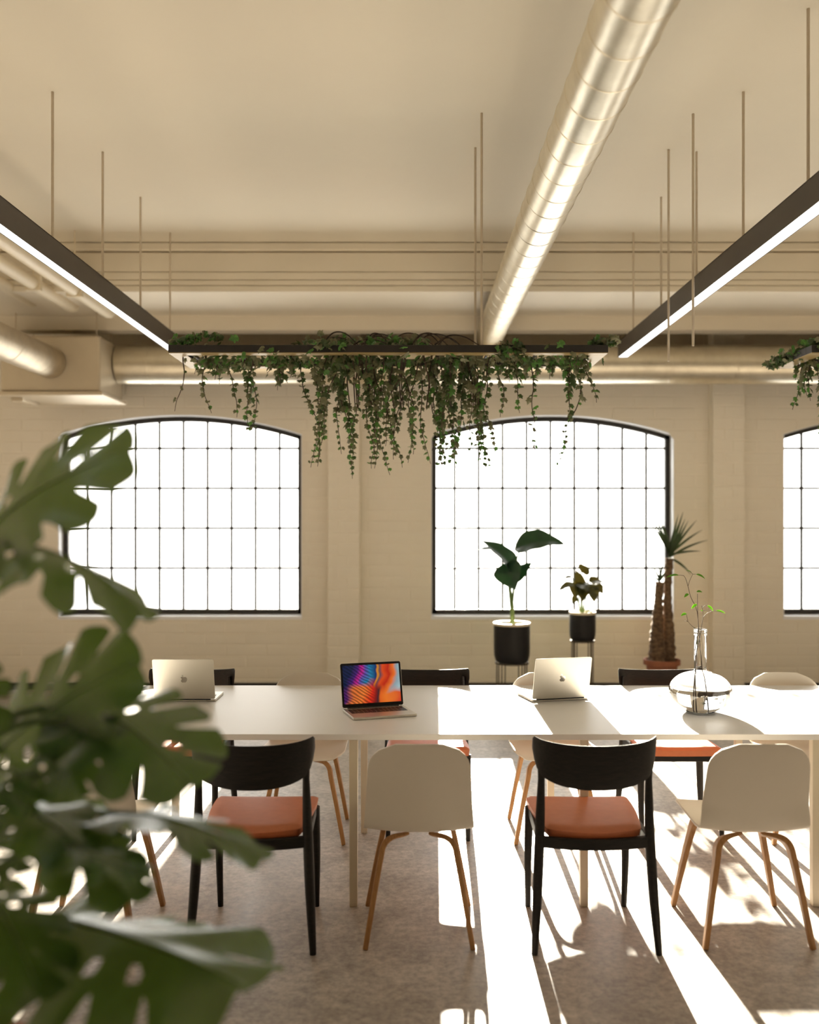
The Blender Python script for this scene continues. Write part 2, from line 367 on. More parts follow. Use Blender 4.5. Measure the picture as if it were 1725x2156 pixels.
def shown(c):
    cx = sum(p[0] for p in c[0])/len(c[0]); cz = sum(p[1] for p in c[0])/len(c[0])
    w = max(p[0] for p in c[0])-min(p[0] for p in c[0])
    vis = abs(cx) < 3.95 and 0.1 < cz < 2.95
    return (0 if vis else 1, -w if vis else abs(cx))
cells.sort(key=shown)
full_me = None; rest = MB()
for i, (poly, full) in enumerate(cells):
    vs, fs, c = block_mesh(poly)
    c = (c[0], c[1]+R.uniform(-0.0012, 0.0012), c[2])
    if i < 300:
        if full and full_me: o = bpy.data.objects.new('brick', full_me); link(o, wall)
        else:
            b = MB(); b.add(vs, fs); o = b.build('brick', M['paint'], wall, recalc=False)
            if full: full_me = o.data
        o.location = c
    else: rest.add([(v[0]+c[0], v[1]+c[1], v[2]+c[2]) for v in vs], fs)
tag(rest.build('brickwork', M['paint'], wall, recalc=False), kind='stuff')

for i, p in enumerate(PILS):
    pl = struct(MB().box(p[0], p[1], PY+0.005, CORE+0.03, 0, ZC-0.3).build('pilaster', M['paint']))
    me = None; me2 = [None, None]
    for r in range(31):
        z = (r+0.5)*BH
        for k, (fa, fb) in enumerate(((0, 0.62), (0.62, 1)) if r % 2 else ((0, 0.36), (0.36, 1))):
            a, b = lerp(p[0], p[1], fa)+(J/2 if k else 0), lerp(p[0], p[1], fb)-(0 if k else J/2)
            vs, fs, c = block_mesh([(a, z-BH/2+J/2), (b, z-BH/2+J/2), (b, z+BH/2-J/2), (a, z+BH/2-J/2)], PY, PY+0.007)
            bb = MB(); bb.add(vs, fs); o = bb.build('brick', M['paint'], pl, recalc=False); o.location = c
for i, (a, b) in enumerate([(XL, PILS[0][0]), (PILS[0][1], PILS[1][0]), (PILS[1][1], PILS[2][0]), (PILS[2][1], PILS[3][0]), (PILS[3][1], XR)]):
    if i == 0: bbm = MB()
    bbm.box(a, b, WY-0.016, WY+0.004, 0, 0.07)
for p in PILS: bbm.box(p[0]-0.016, p[1]+0.016, PY-0.016, PY+0.004, 0, 0.07)
struct(bbm.build('baseboard_back', M['baseboard'], None, None, 0.003))

# windows
ZBARS = [1.173, 1.566, 1.9586, 2.351]; FW = 0.046; BW = 0.0235
pane_cache = {}
for wi, w in enumerate(WINS):
    root = bpy.data.objects.new('window_%d' % (wi+1), None); root.location = ((w[0]+w[1])/2, GY, SILL); link(root); struct(root)
    xm = root.location.x; hw = (w[1]-w[0])/2
    lw = (-hw, hw)                        # local x limits
    ar = lambda x, off=0.0: arch(w, x+xm, off)-SILL
    # white reveal, bluish sky light in its colour: jambs, soffit
    m = MB(); t = 0.008; ya, yb = WY-GY+0.001, OUT-GY
    m.box(-hw, -hw+t, ya, yb, 0, SPRING-SILL); m.box(hw-t, hw, ya, yb, 0, SPRING-SILL)
    n = 28
    for k in range(n):
        xa, xb = lerp(-hw, hw, k/n), lerp(-hw, hw, (k+1)/n)
        za, zb = ar(xa), ar(xb)
        m.hexa([(xa,ya,za-t),(xb,ya,zb-t),(xb,yb,zb-t),(xa,yb,za-t),(xa,ya,za),(xb,ya,zb),(xb,yb,zb),(xa,yb,za)])
    m.build('reveal', M['reveal'], root)
    # sloping sill
    MB().hexa([(-hw,WY-GY-0.002,-0.03),(hw,WY-GY-0.002,-0.03),(hw,yb,-0.03),(-hw,yb,-0.03),(-hw,WY-GY-0.002,0.0),(hw,WY-GY-0.002,0.0),(hw,yb,0.02),(-hw,yb,0.02)]).build('sill', M['reveal'], root)
    # steel frame
    m = MB(); y0, y1 = -0.025, 0.03; zb0 = 0.014
    m.box(-hw+t, -hw+t+FW, y0, y1, zb0, ar(-hw+FW)-t); m.box(hw-t-FW, hw-t, y0, y1, zb0, ar(hw-FW)-t)
    m.box(-hw+t, hw-t, y0, y1, zb0, zb0+FW)
    for k in range(n):
        xa, xb = lerp(-hw+t, hw-t, k/n), lerp(-hw+t, hw-t, (k+1)/n)
        za, zb = ar(xa)-t, ar(xb)-t
        m.hexa([(xa,y0,za-FW),(xb,y0,zb-FW),(xb,y1,zb-FW),(xa,y1,za-FW),(xa,y0,za),(xb,y0,zb),(xb,y1,zb),(xa,y1,za)])
    m.build('frame', M['blackmetal'], root)
    xs = [-hw+0.2356*0+ (2*hw)*k/10 for k in range(11)]
    for k in range(1, 10):
        m = MB(); m.box(-BW/2, BW/2, -0.012, 0.012, 0.03, ar(xs[k])-t-FW*0.6)
        o = m.build('glazing_bar', M['blackmetal'], root); o.location = (xs[k], 0, 0)
    for z in ZBARS:
        m = MB(); m.box(-hw+t+0.01, hw-t-0.01, -0.010, 0.010, -BW*0.5, BW*0.5)
        o = m.build('glazing_bar', M['blackmetal'], root); o.location = (0, 0, z-SILL)
    zz = [0.03]+[z-SILL for z in ZBARS]
    for r in range(5):
        for k in range(10):
            xa, xb = xs[k], xs[k+1]
            if r < 4:
                key = (r, round(xb-xa, 4))
                if key not in pane_cache:
                    m = MB(); m.box(-(xb-xa)/2, (xb-xa)/2, -0.002, 0.002, 0, zz[r+1]-zz[r]); o = m.build('pane', M['pane'], root); pane_cache[key] = o.data
                else: o = link(bpy.data.objects.new('pane', pane_cache[key]), root)
                o.location = ((xa+xb)/2, 0, zz[r])
            else:
                za, zb = ar(xa)-0.02, ar(xb)-0.02
                m = MB(); h = (xb-xa)/2
                m.hexa([(-h,-0.002,0),(h,-0.002,0),(h,0.002,0),(-h,0.002,0),(-h,-0.002,za-zz[4]),(h,-0.002,zb-zz[4]),(h,0.002,zb-zz[4]),(-h,0.002,za-zz[4])])
                o = m.build('pane', M['pane'], root); o.location = ((xa+xb)/2, 0, zz[4])

# ceiling beam along the window wall: a core clad with horizontal moulding strips
BY = 7.63
beam = struct(MB().box(XL, XR, BY+0.03, BY+0.95, 3.485, ZC).build('ceiling_beam', M['beam']))
for za, zb, pr in [(3.808, ZC-0.006, 0.04), (3.641, 3.796, 0.0), (3.576, 3.637, 0.006), (3.530, 3.572, 0.010), (3.477, 3.526, 0.014)]:
    MB().box(XL+0.01, XR-0.01, BY-pr, BY+0.06, za, zb).build('moulding_strip', M['beam'], beam, None, 0.006)
struct(MB().box(XL, XR, 8.577, 8.76, 3.361, 3.66).build('trim_1', M['beam'], None, None, 0.004))
struct(MB().box(XL, XR, 8.70, WY+0.4, 3.60, ZC).build('trim_2', M['beam']))

# ================================================================== DUCTS, PIPES
def ring_mesh(r, n=32):
    m = MB(); m.lathe([(r, -0.006), (r+0.003, -0.002), (r+0.003, 0.002), (r, 0.006)], n); return m
def duct(label, a, b, r, spacing, dm=None, tilt=0.10):
    dm = dm or M['duct']
    a, b = Vector(a), Vector(b); L = (b-a).length
    t = thing('round_duct', label, 'air duct', a)
    t.rotation_mode = 'QUATERNION'; t.rotation_quaternion = (b-a).to_track_quat('Z', 'Y')
    prof = [(r*0.93, 0.0)]; k = max(int(L/0.06), 2)
    prof += [(r, L*i/k) for i in range(k+1)]+[(r*0.93, L)]
    MB().lathe(prof, 48).build('pipe_wall', dm, t, 60, recalc=True)
    me = None; s = spacing*0.5
    while s < L:
        if me is None: o = ring_mesh(r).build('seam_ring', dm, t, 60); me = o.data
        else: o = link(bpy.data.objects.new('seam_ring', me), t)
        o.location = (0, 0, s); o.rotation_euler = (tilt, 0, 0); s += spacing
    return t
duct('galvanised round duct running from the ceiling foreground back towards the windows', (0.735, -4.9, 3.334), (0.735, 8.70, 3.334), 0.125, 0.243)
duct('galvanised round duct running sideways along the window wall above the arched windows', (-2.70, 8.82, 3.09), (7.9, 8.82, 3.09), 0.18, 0.6, tilt=0.05)
duct('short galvanised duct entering the boxy duct at the far left', (-3.14, -4.9, 3.02), (-3.14, 8.30, 3.02), 0.135, 0.6, M['ductdull'])
bx = thing('duct_box', 'boxy beige duct junction hanging at the far left above the window', 'duct box', (-3.14, 8.64, 2.77))
MB().box(-0.44, 0.43, -0.33, 0.33, 0.0, 0.49).build('casing', M['acbox'], bx, None, 0.02, segs=3)
MB().box(-0.47, 0.46, -0.36, 0.36, -0.035, 0.0).build('bottom_flange', M['acbox'], bx, None, 0.006)
MB().box(-0.40, -0.30, -0.20, 0.20, -0.065, -0.036).build('bracket', M['acbox'], bx, None, 0.004)
for sx in (-0.36, 0.36):
    for sy in (-0.2, 0.2):
        MB().tube([(sx, sy, 0.49), (sx, sy, 0.72)], 0.006, 8).build('hanger_rod', M['rod'], bx, 60)
names = ['first', 'second', 'third', 'fourth']
for k, (px, py) in enumerate([(245, 672), (168, 660), (87, 648), (4, 635)]):
    p = P(px, py, 8.27); x, z = p.x-0.02, p.z+0.02
    t = thing('ceiling_pipe', ['beige ceiling pipe nearest the left light bar, first of the four at the left', 'beige ceiling pipe, second of four counting from the left light bar',
        'beige ceiling pipe, third of four counting from the left light bar', 'beige ceiling pipe at the far left edge, fourth from the light bar'][k], 'pipe', (x, 8.2, z), 0, 'four beige pipes under the ceiling at the left')
    MB().tube([(0, -13.1, 0), (0, -4, 0), (0, -0.12, 0), (0, -0.05, 0.012), (0, -0.012, 0.05), (0, 0, 0.13), (0, 0, 3.60-z)], 0.05, 18, Vector((1, 0, 0))).build('pipe', M['pipe'], t, 50)
    for yy in (-0.9, -2.6, -4.3):
        m = MB(); m.box(-0.06, 0.06, -0.02, 0.02, -0.055, 0.06); m.tube([(0, 0, 0.055), (0, 0, ZC-z if yy < -0.57 else 3.48-z)], 0.006, 8)
        o = m.build('clamp', M['pipe'], t, 40); o.location = (0, yy, 0)

# ================================================================== PENDANT LIGHT BARS
def light_bar(label, xin, xout, yend, rods, rx):
    t = thing('pendant_light_bar', label, 'pendant light', ((xin+xout)/2, 0, 2.969))
    hw = abs(xout-xin)/2; y0 = -2.0
    m = MB(); e = 0.004
    m.box(-hw, -hw+e, y0, yend, 0.0, 0.125); m.box(hw-e, hw, y0, yend, 0.0, 0.125)
    m.box(-hw, hw, y0, yend, 0.121, 0.125); m.box(-hw, hw, yend-0.004, yend, 0.0, 0.125); m.box(-hw, hw, y0, y0+0.004, 0.0, 0.125)
    m.build('housing', M['fixture'], t)
    MB().box(-hw+e, hw-e, y0+0.005, yend-0.005, 0.001, 0.012).build('diffuser', M['led'], t)
    for D in rods:
        o = MB().tube([(0, 0, 0.12), (0, 0, ZC-2.969)], 0.0072, 10).build('suspension_rod', M['rod'], t, 60); o.location = (rx-t.location.x, D, 0)
light_bar('long dark pendant light bar with glowing underside hanging at the left', -1.822, -1.885, 7.45, [0.1, 0.9, 1.7, 2.5, 3.3, 4.1275, 4.93, 5.735, 6.54, 7.35], -1.853)
light_bar('long dark pendant light bar with glowing underside hanging at the right', 1.694, 1.773, 7.72, [0.1, 0.9, 1.7, 2.5, 3.3, 4.1275, 4.93, 5.735, 6.54, 7.35], 1.733)
for k, (x, y) in enumerate([(0.393, 5.70), (0.394, 5.20), (1.555, 5.70), (1.553, 5.20)]):
    t = thing('ceiling_rod', ['thin ceiling rod reaching the rear bar of the ivy planter beside the duct', 'thin ceiling rod reaching the front bar of the ivy planter beside the duct',
        'thin pale rod ending in mid-air, the lower-ending one of two by the right light bar', 'thin pale rod ending in mid-air, the higher-ending one of two by the right light bar'][k], 'rod', (x, y-(0.012 if y < 5.4 else 0.03) if k < 2 else y, 2.60), 0, 'ceiling rods for the planter')
    MB().tube([(0, 0, 0.0), (0, 0, ZC-2.60)], 0.0072, 12).build('rod', M['rod'], t, 60)

# ================================================================== HANGING IVY PLANTERS
def ivy_leaf(mb, c, size, nrm, up):
    nrm = nrm.normalized(); a = up-nrm*up.dot(nrm)
    if a.length < 1e-3: a = nrm.orthogonal()
    a.normalize(); b = nrm.cross(a)
    out = [(0, -0.5), (0.22, -0.52), (0.40, -0.30), (0.30, -0.12), (0.52, 0.10), (0.24, 0.18), (0.0, 0.62), (-0.24, 0.18), (-0.52, 0.10), (-0.30, -0.12), (-0.40, -0.30), (-0.22, -0.52)]
    vs = [c+nrm*(0.10*size)]+[c+b*(x*size)+a*(-y*size)+nrm*(-abs(x)*0.25*size-max(y, 0)*0.15*size) for x, y in out]
    n = len(out); mb.add(vs, [(0, i+1, (i+1) % n+1) for i in range(n)])
def vine(root, start, length, dense, sizes, rnd, drift=0.03, name='vine', bare=0.1, fresh=0.5):
    """one hanging stem with its own foliage"""
    n = max(int(length/0.03), 4); p = Vector(start); path = [p.copy()]; dx = dy = 0
    for i in range(n):
        dx = dx*0.8+rnd.uniform(-drift, drift)*0.22; dy = dy*0.8+rnd.uniform(-drift, drift)*0.22
        p = p+Vector((dx, dy, -length/n)); path.append(p.copy())
    rad = [lerp(0.0042, 0.0014, i/n) for i in range(n+1)]
    o = MB().tube(path, rad, 5, Vector((1, 0, 0))).build(name, M['vine'], root, 60)
    mbs = [MB(), MB(), MB()]
    cnt = int(length*dense)
    for k in range(cnt):
        u = bare+(1-bare)*(k+rnd.random())/max(cnt, 1); u = min(u, 0.999)
        if rnd.random() < 0.12: continue
        q = path[int(u*n)]; size = lerp(sizes[0], sizes[1], u**0.8)*rnd.uniform(0.6, 1.25)
        ang = rnd.uniform(0, 2*math.pi); off = Vector((math.cos(ang), math.sin(ang), 0))*(size*rnd.uniform(0.25, 0.75))
        nrm = Vector((off.x*18+rnd.uniform(-.5, .5), off.y*18-0.55+rnd.uniform(-.5, .5), rnd.uniform(-0.1, 0.9)))
        pick = 2 if rnd.random() < fresh*(0.10+0.80*u*u) else (1 if rnd.random() < 0.62 else 0)
        ivy_leaf(mbs[pick], q+off, size, nrm, Vector((rnd.uniform(-.5, .5), rnd.uniform(-.3, .3), 1)))
    for i, m in enumerate(mbs):
        if m.v: tag(m.build('foliage', M['ivy'][i], o, recalc=False), kind='stuff')
    return o
def clump(root, pts, cnt, spread, sizes, rnd, fresh=0.25):
    mbs = [MB(), MB(), MB()]
    for k in range(cnt):
        c = Vector(rnd.choice(pts))+Vector((rnd.gauss(0, spread[0]), rnd.gauss(0, spread[1]), rnd.gauss(0, spread[2])))
        pick = 2 if rnd.random() < fresh else (1 if rnd.random() < 0.5 else 0)
        ivy_leaf(mbs[pick], c, rnd.uniform(*sizes), Vector((rnd.uniform(-.8, .8), rnd.uniform(-1, .3), rnd.uniform(-.2, 1))), Vector((rnd.uniform(-1, 1), 0, rnd.uniform(-.2, 1))))
    for i, m in enumerate(mbs):
        if m.v: tag(m.build('ivy_clump', M['ivy'][i], root, recalc=False), kind='stuff')
def twig(root, pts, r=0.004):
    return MB().tube(catmull(pts, 16), [lerp(r, r*0.6, i/16) for i in range(17)], 5).build('twig', M['vine'], root, 60)
PX0, PX1, PD0, PD1, PZ0, PZ1 = -1.3145, 1.082, 5.17, 5.70, 2.556, 2.601
def planter(label, x0, x1):
    t = thing('hanging_planter', label, 'hanging planter', ((x0+x1)/2, (PD0+PD1)/2, PZ0))
    h = (x1-x0)/2; d = (PD1-PD0)/2; z1 = PZ1-PZ0; w = 0.075
    for a, b, c, e, nm in [(-h, h, -d, -d+w, 'front_bar'), (-h, h, d-w, d, 'rear_bar'), (-h, -h+w*1.15, -d+w, d-w, 'end_bar'), (h-w*1.15, h, -d+w, d-w, 'end_bar')]:
        o = MB().box(a, b, c, e, 0.004, z1).build(nm, M['planter'], t, None, 0.002)
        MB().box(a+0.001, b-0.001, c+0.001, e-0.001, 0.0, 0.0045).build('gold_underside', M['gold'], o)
    m = MB()
    for k in range(9):
        x = lerp(-h+0.1, h-0.1, k/8); m.box(x-0.006, x+0.006, -d+w, d-w, 0.012, 0.024)
    m.build('support_bars', M['planter'], t)
    return t
t = planter('black hanging planter frame in the middle, draped with trailing ivy', PX0, PX1)
cx = (PX0+PX1)/2; cy = (PD0+PD1)/2
def loc(px, py, D): p = P(px, py, D); return Vector((p.x-cx, p.y-cy, p.z-PZ0))
rv = random.Random(21)
STR = [(383, 866, 30, 'thin'), (437, 868, 44, ''), (452, 800, 60, 'thick'), (480, 880, 52, ''), (512, 905, 52, ''), (535, 915, 60, ''), (410, 790, 50, ''),
       (640, 905, 58, ''), (652, 985, 64, ''), (668, 965, 62, ''), (682, 870, 60, ''), (697, 1008, 76, 'thick'), (708, 955, 62, ''), (722, 985, 66, 'thick'), (733, 975, 80, 'thick'), (742, 930, 60, ''), (752, 970, 62, ''), (763, 1000, 58, ''),
       (775, 985, 64, ''), (786, 985, 66, 'thick'), (797, 960, 60, ''), (806, 890, 60, ''), (820, 968, 54, ''), (833, 915, 54, ''), (843, 972, 48, ''), (858, 940, 50, ''), (868, 985, 54, ''), (880, 960, 50, ''), (890, 975, 48, ''),
       (908, 955, 62, 'thick'), (917, 985, 66, ''), (926, 945, 60, ''), (934, 985, 66, 'thick'), (944, 965, 64, ''), (953, 975, 66, ''), (962, 985, 70, 'thick'), (971, 990, 66, ''), (980, 960, 66, 'thick'), (989, 985, 68, ''), (999, 985, 64, 'thick'), (1009, 960, 60, ''), (1019, 975, 64, ''), (1030, 945, 60, ''), (1040, 880, 60, ''),
       (1092, 872, 40, ''), (1107, 962, 42, ''), (1190, 850, 60, 'thick'), (1204, 890, 70, 'thick'), (1215, 988, 46, ''), (1228, 850, 56, ''), (1150, 800, 60, '')]
for px, yb, dn, kd in STR:
    D = rv.uniform(5.24, 5.62)
    a = loc(px, 748, D); b = loc(px, yb, D); a.z = 0.012
    big = 0.062 if kd == 'thick' else 0.05
    vine(t, (a.x+rv.uniform(-.02, .02), a.y, a.z), (a.z-b.z), dn*(0.6 if kd == 'thin' else (1.55 if kd == 'thick' else 1.3)), (big, 0.022), rv, 0.035, bare=0.0 if kd == 'thick' else rv.uniform(0.0, 0.22), fresh=0.55)
for k in range(34):                                                # short fringe under the frame
    px = rv.choice([rv.uniform(405, 640), rv.uniform(620, 1060), rv.uniform(1060, 1240)]); D = rv.uniform(5.26, 5.6)
    a = loc(px, 748, D); vine(t, (a.x, a.y, 0.02), rv.uniform(0.05, 0.16), 110, (0.05, 0.03), rv, 0.05, fresh=0.25)
line = [loc(px, 745, 5.43) for px in range(420, 1240, 10)]
for p in line: p.z = 0.0
clump(t, line, 520, (0.02, 0.13, 0.025), (0.03, 0.055), rv)
clump(t, [loc(px, 735, D) + Vector((0, 0, 0.03)) for px in range(640, 900, 12) for D in (5.3, 5.45, 5.55)], 190, (0.03, 0.05, 0.016), (0.03, 0.05), rv)
clump(t, [loc(q, 718, 5.24) for q in range(362, 400, 5)], 46, (0.012, 0.03, 0.012), (0.028, 0.045), rv, 0.3)
clump(t, [loc(x_, y_, 5.26) for x_, y_ in ((405, 716), (420, 710), (435, 706), (450, 708), (463, 713))], 54, (0.012, 0.02, 0.010), (0.026, 0.04), rv, 0.35)
clump(t, [loc(q, 722, 5.24) for q in range(1250, 1296, 5)], 64, (0.012, 0.03, 0.012), (0.028, 0.045), rv, 0.25)
clump(t, [loc(q, 729, 5.155) for q in (668, 676, 690, 715, 720, 1050, 1060, 1075, 1085, 1100)], 26, (0.02, 0.006, 0.012), (0.03, 0.05), rv, 0.25)
clump(t, [loc(q, 748, 5.155) for q in (1050, 1065, 1080, 1095)], 30, (0.02, 0.006, 0.02), (0.03, 0.05), rv, 0.25)
for k in range(13):
    a = rv.uniform(660, 930); wv_ = rv.uniform(40, 110); h_ = rv.uniform(6, 22); D = rv.uniform(5.25, 5.6)
    twig(t, [loc(a, 726, D), loc(a+wv_*0.3, 722-h_, D), loc(a+wv_*0.65, 724-h_, D+0.03), loc(a+wv_, 728, D)], 0.005)
for px in (735, 741, 748, 752, 826, 840, 846, 902, 912, 944, 1000, 990):
    D = rv.uniform(5.25, 5.5); s_ = rv.uniform(-16, 16)
    twig(t, [loc(px+s_, 745, D), loc(px+s_*0.4, 775, D), loc(px+rv.uniform(-6, 6), 805, D), loc(px+rv.uniform(-8, 8), 860, D)], 0.0055)
t2 = planter('black hanging planter frame at the right edge, ivy trailing off its end', 2.19, 4.587)
cx = (2.19+4.587)/2
clump(t2, [loc(lerp(1622, 1725, k/12), lerp(768, 722, k/12), lerp(5.66, 5.2, k/12)) for k in range(13)], 170, (0.02, 0.03, 0.016), (0.03, 0.05), rv, 0.25)
for px, yb, D in ((1690, 862, 5.5), (1700, 835, 5.45), (1708, 845, 5.4), (1681, 800, 5.55), (1716, 800, 5.4), (1724, 980, 5.3), (1745, 930, 5.3), (1772, 900, 5.4), (1800, 960, 5.4), (1840, 930, 5.5), (1890, 970, 5.4), (1940, 900, 5.4), (2000, 950, 5.5), (2080, 930, 5.4)):
    a = loc(px, 745, D); b = loc(px, yb, D); a.z = 0.012
    vine(t2, a, a.z-b.z, 85, (0.055, 0.024), rv, 0.035, fresh=0.6)
clump(t2, [loc(px, 745, 5.43) for px in range(1700, 2500, 20)], 260, (0.02, 0.13, 0.025), (0.03, 0.055), rv)

# ================================================================== TABLE
TX0, TX1, TY0, TY1, TZ = -1.667, 3.15, 4.027, 5.215, 0.74
tb = thing('long_table', 'long white meeting table with cream square legs', 'table', ((TX0+TX1)/2, (TY0+TY1)/2, 0))
cx, cy = tb.location.x, tb.location.y
MB().box(TX0-cx, TX1-cx, TY0-cy, TY1-cy, TZ-0.025, TZ).build('tabletop', M['table'], tb, None, 0.002)
lg = None
for x in (-1.235, -0.239, 0.745, 1.735, 2.72):
    for y in (TY0+0.035, TY1-0.20):
        if lg is None:
            m = MB(); a, b = 0.0185, 0.0165
            m.hexa([(-b,-b,0),(b,-b,0),(b,b,0),(-b,b,0),(-a,-a,TZ-0.026),(a,-a,TZ-0.026),(a,a,TZ-0.026),(-a,a,TZ-0.026)])
            o = m.build('leg', M['tableleg'], tb, None, 0.002); lg = o.data
        else:
            o = link(bpy.data.objects.new('leg', lg), tb); bv = o.modifiers.new('bevel', 'BEVEL'); bv.width = 0.002; bv.segments = 2
        o.location = (x-cx, y-cy, 0)

# ================================================================== CHAIRS
def shell_chair():
    t = thing('shell_chair', 'x', 'chair')
    prof = catmull([(0, .217, .424), (0, .205, .440), (0, .15, .450), (0, .06, .442), (0, -.04, .430), (0, -.115, .427), (0, -.168, .440), (0, -.194, .478), (0, -.213, .56), (0, -.237, .67), (0, -.264, .792)], 60)
    L = [0]
    for i in range(1, len(prof)): L.append(L[-1]+(prof[i]-prof[i-1]).length)
    T = L[-1]; nu = 28; vs = []; fs = []
    for i, p in enumerate(prof):
        s = L[i]; W = lerp(0.222, 0.214, min(s/0.42, 1)) if s < 0.42 else lerp(0.214, 0.192, (s-0.42)/(T-0.42))
        rf, rt = 0.085, 0.10
        if s < rf: W = W-rf+math.sqrt(max(rf*rf-(rf-s)**2, 0))
        if s > T-rt: W = W-rt+math.sqrt(max(rt*rt-(s-(T-rt))**2, 0))
        bk = min(max((s-0.36)/0.15, 0), 1)
        for j in range(nu+1):
            u = -1+2*j/nu; x = u*W
            wrap = (x/0.21)**2
            crown = 0.010*(1-(abs(u)**2)) if s > T-0.02 else 0
            vs.append((x, p.y+0.045*wrap*bk, p.z+0.016*wrap*(1-bk)*(0.4+0.6*min(s/0.25, 1))+ (0.012*(1-(x/0.2)**2) if i == len(prof)-1 else 0)*0.6))
    for i in range(len(prof)-1):
        for j in range(nu):
            a = i*(nu+1)+j; fs.append((a, a+1, a+nu+2, a+nu+1))
    b = MB(); b.add(vs, fs); o = b.build('shell', M['shell'], t, 60, recalc=False)
    so = o.modifiers.new('thickness', 'SOLIDIFY'); so.thickness = 0.010; so.offset = -1
    be = o.modifiers.new('bevel', 'BEVEL'); be.width = 0.003; be.segments = 2; be.limit_method = 'ANGLE'; be.angle_limit = math.radians(50)
    for sx in (-1, 1):
        for sy in (-1, 1):
            fx, fy = (0.207 if sy < 0 else 0.216), (0.205 if sy < 0 else 0.21)
            yi = 0.135 if sy < 0 else 0.150
            pts = [(sx*fx, sy*fy, 0), (sx*lerp(fx, .142, .5), sy*lerp(fy, yi+.02, .5), 0.19), (sx*0.150, sy*(yi+.024), 0.325), (sx*0.138, sy*(yi+0.008), 0.377), (sx*0.108, sy*(yi-.004), 0.404), (sx*0.045, sy*(yi-.03), 0.4105)]
            path = catmull(pts, 26); secs = []
            for i in range(27):
                u = i/26; wd = lerp(0.0135, 0.026, min(u/0.65, 1)); th = lerp(0.010, 0.0115, min(u/0.6, 1)) if u < 0.75 else lerp(0.0115, 0.006, (u-0.75)/0.25)
                secs.append([(-wd, -th), (wd, -th), (wd, th), (-wd, th)])
            MB().sweep(path, secs, Vector((sx, 0, 0.02))).build('leg', M['oak'], t, None, 0.004)
    MB().box(-0.06, 0.06, -0.08, 0.10, 0.408, 0.420).build('seat_bracket', M['oak'], t, None, 0.003)
    return t
